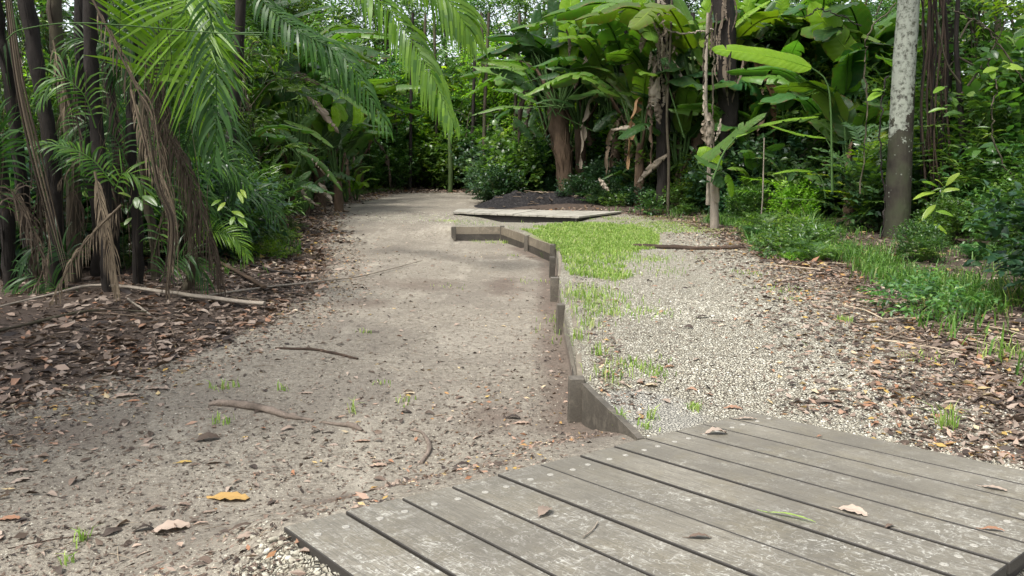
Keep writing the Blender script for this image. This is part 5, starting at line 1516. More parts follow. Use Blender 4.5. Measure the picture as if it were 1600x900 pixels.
# lianas
def liana(label, pts, Y, r, mat):
    Pq = curve(line(pts, Y), 34); Pq = Pq + rng.normal(0, .012, Pq.shape)
    g = Geo(); g_o = Pq[-1]
    tube(g, Pq - g_o, r, 6)
    o = build('liana', g, M[mat]); o.location = g_o; tag(o, label, 'liana', 'lianas hanging at the right')
for (lab, pts, Y, r, m_) in [
  ('thin looping liana left of the lichened trunk, curving over the large bright leaf', [(1400, 5), (1366, 40), (1353, 70), (1351, 120), (1354, 200), (1344, 300)], 10.8, .011, 'bark_brown'),
  ('dark straight liana close to the left flank of the lichened trunk', [(1386, 120), (1378, 160), (1376, 240), (1383, 310), (1378, 372)], 11.0, .012, 'bark_dark'),
  ('dark arching twig in front of the large bright leaf', [(1345, 40), (1300, 20), (1278, 14), (1262, 26)], 11.6, .009, 'bark_dark'),
  ('long bare twig drooping through the far right thicket', [(1600, 300), (1560, 240), (1550, 180), (1556, 130), (1540, 90)], 10.0, .010, 'bark_brown'),
  ('thin slanting twig in the upper right corner', [(1490, 16), (1530, 36), (1555, 62), (1600, 130)], 10.6, .010, 'bark_brown'),
  ('pale horizontal twig from the grey sheathed stem to the dark stem', [(1036, 44), (1060, 52), (1090, 50), (1116, 46)], 16.2, .018, 'bark_pale'),
  ('pale bent cane between the grey sheathed stem and the bright leaf', [(1100, 130), (1099, 90), (1106, 50), (1112, 10)], 15.4, .022, 'bark_brown'),
  ('grey cane standing before the dark stem', [(1114, 250), (1114, 150), (1115, 80), (1120, 20)], 15.2, .018, 'bark_brown'),
  ]: liana(lab, pts, Y, r, m_)
# leafy sprigs catching the light on the right
def sprig(label, stem_pts, Y, leaves, mat='leaf_bright', cat='plant'):
    b = D(*stem_pts[0], Y); o = thing('leafy_sprig', label, cat, tuple(b))
    g = Geo(); tube(g, curve(line(stem_pts, Y), 14), np.linspace(.007, .003, 14), 5, caps=False); hpart('stem', g, M['petiole'], o)
    for (x0, y0, x1, y1, w) in leaves:
        g = Geo(); a, b_ = D(x0, y0, Y - .02), D(x1, y1, Y - .1)
        L = np.linalg.norm(b_ - a)
        blade(g, [a, (a + b_) / 2 + [0, 0, .08 * L], b_], w / FPX * Y, nrm=(0, -.6, .8), tears=0, n=8, rnd=rng.uniform(.3, 1), sag=.1, tipk=2.2, base=.35)
        hpart('leaf', g, M[mat], o)
sprig('sprig with broad pale leaves before the foliage at the right edge', [(1600, 102), (1566, 104), (1540, 112)], 9.4, [(1566, 104, 1600, 108, 20), (1560, 106, 1536, 114, 13), (1548, 108, 1552, 124, 12), (1580, 102, 1566, 96, 8)])
sprig('sprig of large yellow-green leaves at the right of the lichened trunk foot', [(1455, 372), (1462, 320), (1478, 290), (1500, 282)], 9.6, [(1462, 300, 1426, 312, 9), (1466, 292, 1440, 284, 9), (1478, 290, 1500, 270, 10), (1462, 320, 1440, 345, 10), (1470, 300, 1500, 296, 9), (1462, 330, 1490, 338, 10), (1458, 350, 1480, 366, 9), (1475, 292, 1460, 280, 9)])
sprig('pair of lit leaves left of the lichened trunk at mid height', [(1384, 140), (1370, 148), (1362, 156)], 10.6, [(1378, 145, 1355, 158, 13), (1382, 142, 1362, 142, 6), (1384, 100, 1376, 84, 9)])
sprig('hanging sprig with yellowish young leaves before the palm clump', [(318, 250), (330, 300), (352, 322), (378, 346)], 7.6, [(372, 300, 380, 318, 8), (376, 296, 385, 310, 7), (352, 316, 340, 330, 9), (362, 330, 382, 340, 9), (372, 340, 386, 356, 10), (345, 312, 330, 322, 8), (366, 338, 360, 352, 9)], 'leaf_bright')
sprig('heart-leaved sprig at the foot of the palm stems', [(200, 330), (212, 312), (224, 304)], 7.1, [(205, 308, 184, 302, 10), (212, 308, 214, 326, 12), (222, 306, 246, 322, 13), (214, 310, 222, 330, 11), (206, 340, 194, 352, 8)], 'leaf')
sprig('pale pair of leaves on a twig beside the hanging roots', [(1480, 135), (1468, 138), (1460, 140)], 10.8, [(1476, 136, 1458, 146, 10), (1450, 176, 1480, 170, 7), (1500, 24, 1512, 30, 9)])
# ---------------------------------------------------------------- grass
def inpoly(x, y, poly):
    poly = np.asarray(poly, float); n = len(poly); c = np.zeros(len(x), bool); j = n - 1
    for i in range(n):
        xi, yi = poly[i]; xj, yj = poly[j]
        c ^= ((yi > y) != (yj > y)) & (x < (xj - xi) * (y - yi) / (yj - yi + 1e-12) + xi); j = i
    return c
def blades(g, pos, h, w, seg=2, lean=.6, rnd=None):
    n = len(pos); a = rng.uniform(0, 6.28, n); hd = np.stack([np.cos(a), np.sin(a), np.zeros(n)], 1)
    s = np.stack([-np.sin(a + rng.normal(0, .5, n)), np.cos(a), np.zeros(n)], 1) * (w * rng.uniform(.6, 1.3, n))[:, None] / 2
    h = h * rng.uniform(.5, 1.25, n); ln = rng.uniform(.1, 1, n) * lean
    rn = rng.random(n) if rnd is None else rnd
    p1 = pos + hd * (h * ln * .25)[:, None] + np.array([0, 0, 1]) * (h * .6)[:, None]
    p2 = pos + hd * (h * ln)[:, None] + np.array([0, 0, 1]) * (h * (1 - .35 * ln))[:, None]
    v = np.stack([pos - s, pos + s, p1 + s * .8, p1 - s * .8, p2], 1).reshape(-1, 3)
    i = np.arange(n)[:, None] * 5
    g.add(v, i + [0, 1, 2, 3], rn); k = g.n - 5 * n
    g.f3.append(i + [3, 2, 4] + k); g.r3.append(rn); g.u3.append(np.zeros((n, 3, 2)))
def px_points(poly, n, bbox=None):
    poly = np.asarray(poly, float); lo, hi = poly.min(0), poly.max(0)
    x = rng.uniform(lo[0], hi[0], n * 3); y = rng.uniform(lo[1], hi[1], n * 3)
    m = inpoly(x, y, poly); x, y = x[m][:n], y[m][:n]
    return Gv(x, y)
def clumpmask(p, f, th, seed):
    return vnoise(p[:, 0], p[:, 1], f, seed) + rng.normal(0, .12, len(p)) > th
g = Geo()
patch = [(800, 355), (812, 346), (900, 341), (995, 343), (1030, 362), (1030, 385), (1005, 408), (950, 428), (905, 430), (884, 420), (874, 395), (850, 376), (826, 363)]
p = px_points(patch, 36000); ce = P0(915, 368); rr_ = np.sqrt(((p[:, 0] - ce[0] - .12 * (p[:, 1] - ce[1])) / 1.35) ** 2 + ((p[:, 1] - ce[1]) / 2.5) ** 2)
p = p[(vnoise(p[:, 0], p[:, 1], 4.5, 31) * .5 + vnoise(p[:, 0], p[:, 1], 12, 36) * .4 + rng.normal(0, .12, len(p)) > -.75 + 1.15 * sm(.5, 1.2, rr_))]
blades(g, p, .045, .012, lean=1.4)
q = p[rng.random(len(p)) < .10]; q = q[clumpmask(q, 7.0, .1, 37)]; blades(g, q, .075, .012, lean=1.2)
p = px_points([(840, 375), (1010, 350), (1060, 420), (960, 440), (890, 430)], 9000); p = p[clumpmask(p, 3.0, .16, 32)]; p = p[p[:, 0] > xf(p[:, 1]) + .05]
blades(g, p, .06, .010, lean=.9)
tag(build('grass_patch', g, M['grass'], smooth=False), 'patch of bright green grass behind the kinked fence', 'grass', None, 'stuff')
g = Geo()
def tuft(px, py, n, r, h, w=.007, asp=1.0):
    c = G(px, py); q = c + rng.normal(0, 1, (n, 3)) * [r, r * asp, 0]; q[:, 2] = hgt(q[:, 0], q[:, 1]); blades(g, q, h, w, lean=1.0)
for (px, py, n, r, h) in [(900, 462, 160, .14, .07), (935, 468, 220, .2, .08), (945, 488, 260, .18, .07), (920, 452, 120, .16, .06), (1020, 407, 130, .2, .05), (1030, 424, 90, .18, .05), (1025, 490, 70, .1, .04), (985, 402, 200, .3, .06),
   (925, 510, 40, .05, .09), (905, 530, 30, .03, .10), (936, 555, 26, .03, .10), (1010, 575, 70, .09, .05), (975, 570, 40, .06, .06), (950, 590, 40, .06, .08), (1020, 580, 50, .08, .05), (1085, 640, 34, .025, .055), (1018, 655, 16, .012, .08), (968, 660, 20, .02, .09), (1005, 668, 20, .03, .05),
   (1318, 502, 60, .035, .05), (1225, 454, 60, .12, .04), (1170, 428, 50, .1, .04), (1390, 446, 60, .12, .05), (1478, 668, 26, .025, .13), (1440, 560, 40, .09, .05), (1580, 560, 70, .10, .12), (1500, 445, 90, .1, .12),
   (355, 606, 26, .05, .07), (345, 660, 20, .03, .06), (550, 645, 14, .012, .11), (635, 628, 20, .04, .04), (440, 610, 10, .02, .07), (790, 380, 60, .05, .06), (850, 402, 30, .02, .12), (740, 378, 16, .04, .05), (700, 448, 20, .1, .03), (830, 440, 30, .1, .04),
   (800, 400, 20, .05, .04), (130, 845, 16, .02, .06), (110, 880, 10, .015, .05), (570, 520, 14, .04, .04), (872, 520, 20, .02, .08), (600, 600, 12, .03, .04), (770, 360, 80, .12, .05), (738, 349, 90, .25, .05), (700, 345, 50, .25, .04), (690, 340, 60, .4, .04), (1240, 468, 30, .06, .03)]:
    tuft(px, py, n, r, h)
p = px_points([(930, 336), (1100, 340), (1180, 356), (1120, 372), (1010, 366), (960, 352)], 6500); p = p[clumpmask(p, 3.1, .05, 33)]; blades(g, p, .035, .010, lean=1.0)
tag(build('grass_tufts', g, M['grass'], smooth=False), 'small scattered tufts of grass sprouting through sand and gravel', 'grass', None, 'stuff')
# rank grass on the right bank
g = Geo()
q = []
for i in range(15000):
    y = rng.uniform(4.2, 17); d = abs(rng.normal(0, .7)) + .12 + .35 * rng.random(); q.append((xr(y) + d + .10 * math.sin(y * 3.1), y, 0))
q = np.array(q); q[:, 2] = hgt(q[:, 0], q[:, 1]); q = q[clumpmask(q, 3.1, .02, 34)]
blades(g, q, .19, .012, lean=1.4)
tag(build('bank_grass', g, M['grass_dark'], smooth=False), 'rank green grass along the bank right of the gravel', 'grass', None, 'stuff')
g = Geo()
q = []
for i in range(5000):
    y = rng.uniform(9, 28); d = abs(rng.normal(0, .7)) + .3; q.append((xl(y) - d, y, 0))
q = np.array(q); q[:, 2] = hgt(q[:, 0], q[:, 1]); q = q[clumpmask(q, 2.2, .12, 35)]
blades(g, q, .12, .014, lean=1.2)
tag(build('verge_grass', g, M['grass_dark'], smooth=False), 'sparse dark grass along the left verge of the path', 'grass', None, 'stuff')

# ---------------------------------------------------------------- gravel stones
def icos():
    t = (1 + 5 ** .5) / 2
    v = nz(np.array([[-1, t, 0], [1, t, 0], [-1, -t, 0], [1, -t, 0], [0, -1, t], [0, 1, t], [0, -1, -t], [0, 1, -t], [t, 0, -1], [t, 0, 1], [-t, 0, -1], [-t, 0, 1]], float))
    f = np.array([[0, 11, 5], [0, 5, 1], [0, 1, 7], [0, 7, 10], [0, 10, 11], [1, 5, 9], [5, 11, 4], [11, 10, 2], [10, 7, 6], [7, 1, 8], [3, 9, 4], [3, 4, 2], [3, 2, 6], [3, 6, 8], [3, 8, 9], [4, 9, 5], [2, 4, 11], [6, 2, 10], [8, 6, 7], [9, 8, 1]])
    return v, f
IV, IF = icos()
OV = np.array([[1, 0, 0], [0, 1, 0], [-1, 0, 0], [0, -1, 0], [.1, .1, 1], [0, 0, -1]], float); OF = np.array([[0, 1, 4], [1, 2, 4], [2, 3, 4], [3, 0, 4]])
def stones(g, pos, size, V_, F_, flat=.45, rlo=0, rhi=1):
    n = len(pos); a = rng.uniform(0, 6.28, n); c, s = np.cos(a), np.sin(a)
    v = V_[None] * (1 + rng.normal(0, .16, (n, len(V_), 1)))
    v = v * np.stack([np.ones(n), rng.uniform(.55, .9, n), rng.uniform(.7, 1.3, n) * flat], 1)[:, None]
    tl = rng.normal(0, .25, n)[:, None]
    v[..., 2] += v[..., 0] * tl
    x = v[..., 0] * c[:, None] - v[..., 1] * s[:, None]; y = v[..., 0] * s[:, None] + v[..., 1] * c[:, None]
    v = np.stack([x, y, v[..., 2]], -1) * (size / 2)[:, None, None] + pos[:, None]
    f = (F_[None] + (np.arange(n) * len(V_))[:, None, None]).reshape(-1, 3)
    g.add(v.reshape(-1, 3), f, np.repeat(rng.uniform(rlo, rhi, n), len(F_)))
g = Geo()
def gravel_px(poly, n, s0, s1, V_, F_, keep=None):
    p = px_points(poly, n)
    p = p[vnoise(p[:, 0], p[:, 1], 2.6, 44) + rng.normal(0, .3, len(p)) > -.25]
    u, v = deck_uv(p[:, 0], p[:, 1])
    m = ~((u > 0.0) & (u < DLEN) & (v > 0.0) & (v < DWID)) & (p[:, 0] > xf(p[:, 1]) + .03) & (p[:, 0] < xr(p[:, 1]) + .55)
    p = p[m]; sz = s0 + (s1 - s0) * rng.random(len(p)) ** 2.6
    p[:, 2] += sz * .06
    stones(g, p, sz, V_, F_)
gravel_px([(1030, 560), (1750, 560), (1850, 800), (1650, 800), (1180, 650), (1060, 650)], 15000, .006, .019, IV, IF)
gravel_px([(940, 470), (1600, 470), (1750, 600), (1000, 600)], 13000, .007, .020, IV, IF)
gravel_px([(900, 380), (1300, 380), (1600, 500), (920, 500)], 12000, .011, .026, OV, OF)
gravel_px([(980, 338), (1150, 345), (1300, 390), (1000, 390)], 4500, .014, .030, OV, OF)
p = px_points([(560, 331), (700, 331), (760, 350), (700, 352), (520, 345)], 1100); stones(g, p + [0, 0, .003], rng.uniform(.015, .035, len(p)), OV, OF, .45, 0, .7)
# pebbles under the near left corner of the deck
p = px_points([(385, 838), (440, 836), (553, 925), (700, 1050), (430, 1050), (360, 930)], 3800)
u, v = deck_uv(p[:, 0], p[:, 1]); p = p[(u < -.005)]; p = p[rng.random(len(p)) < .45]; sz = .005 + .026 * rng.random(len(p)) ** 2.5; p[:, 2] += sz * .0
stones(g, p, sz, IV, IF, .6, 0, .55)
# a few bigger ones
for (px, py, s) in [(428, 843, .05), (418, 862, .045), (508, 888, .03), (452, 872, .03), (1280, 650, .05), (1330, 640, .05), (1410, 575, .06), (1490, 660, .045), (1540, 700, .05), (1390, 620, .045), (1350, 600, .04), (1085, 590, .04), (1000, 640, .03), (1450, 640, .05)]:
    c = G(px, py); stones(g, c[None], np.array([s]), IV, IF, .6)
tag(build('gravel', g, M['stone'], smooth=True), 'loose pale limestone gravel on the right side path and beside the deck', 'gravel', None, 'stuff')
g = Geo()
n = 9000
p = px_points([(0, 560), (880, 400), (880, 720), (440, 823), (540, 900), (200, 1000), (-300, 1000)], n)
p = p[(p[:, 0] < xf(p[:, 1]) - .04)]; sz = .003 + .012 * rng.random(len(p)) ** 3
stones(g, p, sz, OV, OF, .6, 0, .8)
tag(build('grit', g, M['stone'], smooth=False), 'fine grit and crumbs scattered over the sandy path', 'grit', None, 'stuff')

# ---------------------------------------------------------------- leaf litter and crumbs
def litter_leaves(g, p, L0, L1, fine=False, rlo=0, rhi=1, lift=.004, tilt=.35):
    n = len(p); a = rng.uniform(0, 6.28, n)
    d = np.stack([np.cos(a), np.sin(a), rng.normal(0, tilt * .4, n)], 1)
    up = np.array([0, 0, 1.0]) + rng.normal(0, tilt, (n, 3)); up *= np.where(rng.random(n) < .5, 1, 1)[:, None]
    L = L0 + (L1 - L0) * rng.random(n) ** 1.6
    p = p.copy(); p[:, 2] += lift + rng.uniform(0, .012, n) * (L / .1)
    cards(g, p, d, up, L, L * rng.uniform(.28, .5, n), rng.uniform(rlo, rhi, n), fold=rng.uniform(-.05, .35, (n, 1)), curl=rng.uniform(-.3, .35, (n, 1)), fine=fine)
def side_points(n, y0, y1, side, sd, off=0.0):
    y = y0 + (y1 - y0) * rng.random(n) ** 1.35
    d = np.abs(rng.normal(0, sd, n)) + off - .25 * rng.random(n) ** 2
    x = xl(y) - d if side < 0 else xr(y) + d
    p = np.stack([x, y, hgt(x, y)], 1); u, v = deck_uv(x, y)
    return p[~((u > -.02) & (u < DLEN + .02) & (v > -.02) & (v < DWID + .02))]
g = Geo()
litter_leaves(g, side_points(9500, 3.2, 11, -1, 1.5), .02, .13, True, tilt=.38, rhi=.9)
litter_leaves(g, side_points(4000, 3.2, 13, -1, .5, -.5), .01, .06, tilt=.3)
litter_leaves(g, side_points(6500, 10, 28, -1, 2.2), .06, .16, tilt=.45)
litter_leaves(g, side_points(2600, 13, 26, -1, .8, -.5), .06, .14, tilt=.35)
tag(build('leaf_litter', g, M['litter'], smooth=True), 'thick carpet of brown fallen leaves on the left of the path', 'leaf litter', None, 'stuff')
g = Geo()
litter_leaves(g, side_points(6500, 3.2, 11, 1, .9), .03, .10, True, tilt=.45)
litter_leaves(g, side_points(4200, 3.2, 9, 1, .5, -.55), .015, .07, True, tilt=.4)
litter_leaves(g, side_points(5500, 9, 18, 1, 1.1, -.1), .05, .13, tilt=.4)
litter_leaves(g, side_points(2600, 4, 13, 1, .8, -1.0), .03, .08, tilt=.3)
tag(build('leaf_litter', g, M['litter'], smooth=True), 'brown fallen leaves and twigs along the right edge of the gravel', 'leaf litter', None, 'stuff')
g = Geo()
x = rng.uniform(-7, 2, 4200); y = rng.uniform(26.0, 31, 4200); litter_leaves(g, np.stack([x, y, hgt(x, y)], 1), .08, .2, tilt=.5, rhi=.9)
tag(build('leaf_litter', g, M['litter'], smooth=True), 'band of reddish brown leaves across the far bend of the path', 'leaf litter', None, 'stuff')
g = Geo()
for (n, sgn, sc_) in ((3600, -1, .45), (3600, 1, .45)):   # litter thinning out onto the paths
    y = 2.8 + 15 * rng.random(n) ** 1.4; d = rng.exponential(sc_, n) - .1
    x = xl(y) + d if sgn < 0 else xr(y) - d
    ok = (x < xf(y) - .05) if sgn < 0 else (x > xf(y) + .05)
    u, v = deck_uv(x, y); ok &= ~((u > -.02) & (u < DLEN + .02) & (v > -.02) & (v < DWID + .02))
    p = np.stack([x, y, hgt(x, y)], 1)[ok]; litter_leaves(g, p, .012, .075, tilt=.3)
def crumbs(poly, n, L0, L1, cond=None, rhi=.6):
    p = px_points(poly, n)
    u, v = deck_uv(p[:, 0], p[:, 1]); m = ~((u > -.01) & (u < DLEN) & (v > -.0) & (v < DWID))
    if cond is not None: m &= cond(p)
    litter_leaves(g, p[m], L0, L1, tilt=.35, rhi=rhi, lift=.002)
leftp = [(-200, 720), (430, 480), (560, 340), (700, 350), (880, 440), (900, 670), (940, 690), (440, 823), (560, 1000), (-500, 1000)]
crumbs(leftp, 15000, .006, .032, lambda p: p[:, 0] < xf(p[:, 1]) - .02)
crumbs(leftp, 2200, .018, .06, lambda p: (p[:, 0] < xf(p[:, 1]) - .02) & clumpmask(p, 2.1, .05, 41), 1)
for (px, py, n, rx, ry) in [(800, 640, 420, .30, .38), (860, 690, 360, .22, .16), (720, 735, 320, .28, .14), (640, 725, 160, .25, .12), (780, 400, 300, .7, .5), (830, 470, 260, .3, .9), (850, 560, 240, .2, .5), (570, 790, 90, .12, .05)]:
    c = G(px, py); q = c + rng.normal(0, 1, (n, 3)) * [rx, ry, 0]; q[:, 2] = hgt(q[:, 0], q[:, 1]); u, v = deck_uv(q[:, 0], q[:, 1])
    q = q[(q[:, 0] < xf(q[:, 1]) - .03) & ~((u > -.01) & (u < DLEN) & (v > -.0) & (v < DWID))]; litter_leaves(g, q, .008, .045, tilt=.4)
crumbs([(880, 430), (1300, 400), (1650, 640), (1700, 760), (1600, 720), (1180, 640), (960, 640)], 4200, .006, .035, lambda p: p[:, 0] > xf(p[:, 1]) + .04)
crumbs([(890, 430), (930, 430), (1010, 660), (940, 620)], 420, .02, .06, lambda p: p[:, 0] > xf(p[:, 1]) + .04, 1)
tag(build('leaf_crumbs', g, M['litter'], smooth=True), 'small crumbs of dead leaf strewn over both paths', 'leaf litter', None, 'stuff')
# twigs in the litter
g = Geo()
def twigs(p, L0, L1, r):
    for q in p:
        a = rng.uniform(0, 6.28); l = rng.uniform(L0, L1); d = np.array([math.cos(a), math.sin(a), 0]); n_ = np.array([-d[1], d[0], 0])
        pts = np.array([q - d * l / 2, q + n_ * rng.normal(0, .06) * l, q + d * l / 2]); pts[:, 2] = hgt(pts[:, 0], pts[:, 1]) + r * 1.2 + np.array([0, .01, 0])
        tube(g, curve(pts, 5), np.linspace(r, r * .5, 5), 4, rnd=rng.random(), caps=False)
twigs(side_points(260, 3.5, 14, -1, 1.1), .08, .45, .003); twigs(side_points(420, 4, 16, 1, .6, -.2), .1, .6, .004)
twigs(side_points(36, 4, 20, -1, 1.0), .4, 1.1, .007); twigs(side_points(60, 5, 16, 1, .7), .4, 1.0, .008)
twigs(px_points(leftp, 190), .04, .16, .0016)
tag(build('twigs', g, M['straw'], smooth=True), 'thin dry twigs mixed into the litter at both edges', 'twigs', None, 'stuff')

# ---------------------------------------------------------------- single sticks, roots, leaves
def ground_stick(name, label, pts, r, mat, cat='stick', lift=None, rough=.1, n=24, flat=1.0):
    q = [G(a, b) for a, b in pts]; c = np.array(q[0])
    Pq = curve(q, n); r = np.interp(np.linspace(0, 1, n), np.linspace(0, 1, len(r)), r)
    Pq[:, 2] = hgt(Pq[:, 0], Pq[:, 1]) + (r * .7 * flat if lift is None else lift)
    g = Geo(); tube(g, Pq - c, r, 9, rough=rough, flat=flat)
    o = build(name, g, M[mat]); o.location = c; tag(o, label, cat); return o
ground_stick('fallen_branch', 'dark barky stick lying on the gravel right of the grass patch', [(990, 386), (1050, 389), (1110, 390), (1163, 389)], [.028, .036, .026, .03], 'stick', rough=.14)
ground_stick('fallen_stick', 'straight dark stick lying alone in the middle of the sandy path', [(430, 545), (480, 547), (520, 553), (559, 562)], [.008, .012, .012, .009], 'stick', rough=.12)
ground_stick('surface_root', 'thick worn root breaking the surface of the sand at centre left', [(326, 634), (345, 633), (400, 640), (440, 650), (490, 658)], [.012, .026, .030, .024, .008], 'log', 'root', flat=.8)
ground_stick('surface_root', 'knotty dark root stub just right of the thick worn root', [(500, 660), (530, 665), (552, 668), (566, 674)], [.006, .014, .022, .010], 'log', 'root', flat=.8)
ground_stick('surface_root', 'thin curved root bending toward the deck below the path centre', [(642, 673), (660, 678), (671, 702), (658, 725)], [.007, .008, .014, .010], 'log', 'root')
ground_stick('fallen_branch', 'long thin straw-coloured branch lying across the left edge of the path', [(300, 470), (450, 449), (560, 436), (660, 410)], [.012, .011, .009, .005], 'bark_pale', lift=.03)
ground_stick('palm_midrib', 'long dry palm midrib at the foot of the palm clump, thick end toward the path', [(-20, 495), (80, 470), (150, 455), (280, 468), (414, 484)], [.012, .016, .025, .030, .038], 'bark_pale', 'palm frond', lift=.06, flat=.6)
ground_stick('palm_midrib', 'dark split palm midrib slanting down to the path beside the low green frond', [(330, 408), (370, 430), (414, 456)], [.02, .034, .03], 'fibre', 'palm frond', lift=.05, flat=.5)
ground_stick('palm_midrib', 'thin dark palm rib lying just above the end of the long midrib', [(340, 400), (430, 428), (500, 430)], [.02, .016, .008], 'bark_dark', 'palm frond', lift=.03)
ground_stick('fallen_branch', 'bare grey branch lying low in the litter at the left border', [(-30, 530), (60, 508), (150, 490), (230, 492)], [.010, .012, .010, .006], 'bark_brown', lift=.03)
ground_stick('fallen_stick', 'short broken pale stick in the litter beneath the dead fronds', [(200, 470), (220, 484), (235, 495)], [.010, .010, .008], 'bark_pale', lift=.02)
ground_stick('fallen_stick', 'dark crooked twig on the litter at the right edge of the gravel', [(1210, 443), (1240, 440), (1266, 434)], [.010, .012, .008], 'stick')
ground_stick('fallen_branch', 'thin bare branch in the pebbles at the right edge above the deck', [(1440, 620), (1500, 627), (1570, 628)], [.004, .005, .003], 'bark_brown')
ground_stick('fallen_stick', 'long thin twig lying in the sand at the bottom left', [(12, 858), (60, 848), (110, 840), (165, 835)], [.0025, .003, .003, .002], 'stick')
ground_stick('cut_grass', 'cut green grass blade lying on the gravel', [(1226, 518), (1248, 530), (1270, 546)], [.004, .006, .002], 'bark_green', 'grass blade', flat=.3)
ground_stick('fallen_stick', 'slim dark stick on the litter at the left border of the path', [(10, 632), (70, 622), (132, 615)], [.005, .006, .003], 'bark_brown')

def leafthing(label, px, py, L, W, ang, rnd=.5, mat='litter', on=None, lift=.0, curl=.25, name='fallen_leaf', group=None, roll=0.0, sag=.0, cat='leaf', stalk=True, tilt=0.0):
    c = deckpt(px, py) + DN * .002 if on == 'deck' else G(px, py)
    n_ = DN if on == 'deck' else np.array([0, 0, 1.0])
    d = np.array([math.cos(ang), math.sin(ang), 0]); d = nz(d - n_ * np.dot(d, n_)); s = np.cross(n_, d)
    nn_ = nz(n_ + s * roll + d * tilt)
    g = Geo()
    arc = curl * L
    pts = [-d * L / 2 + n_ * (.002 + lift), -d * L * .15 + n_ * (arc * .55 + .004 + lift), d * L * .2 + n_ * (arc * .5 + .004 + lift), d * L / 2 + n_ * (.003 + lift)]
    blade(g, pts, W, nrm=nn_, n=9, tears=0, fold=.35, sag=sag, rnd=rnd, wavy=.06, tipk=2.0, base=.4)
    if stalk: tube(g, curve([pts[0], pts[0] - d * L * .22 + n_ * .001], 3), [.0015, .001, .001], 4, rnd=rnd, caps=False)
    o = build(name, g, M[mat]); o.location = c; tag(o, label, cat, group); return o
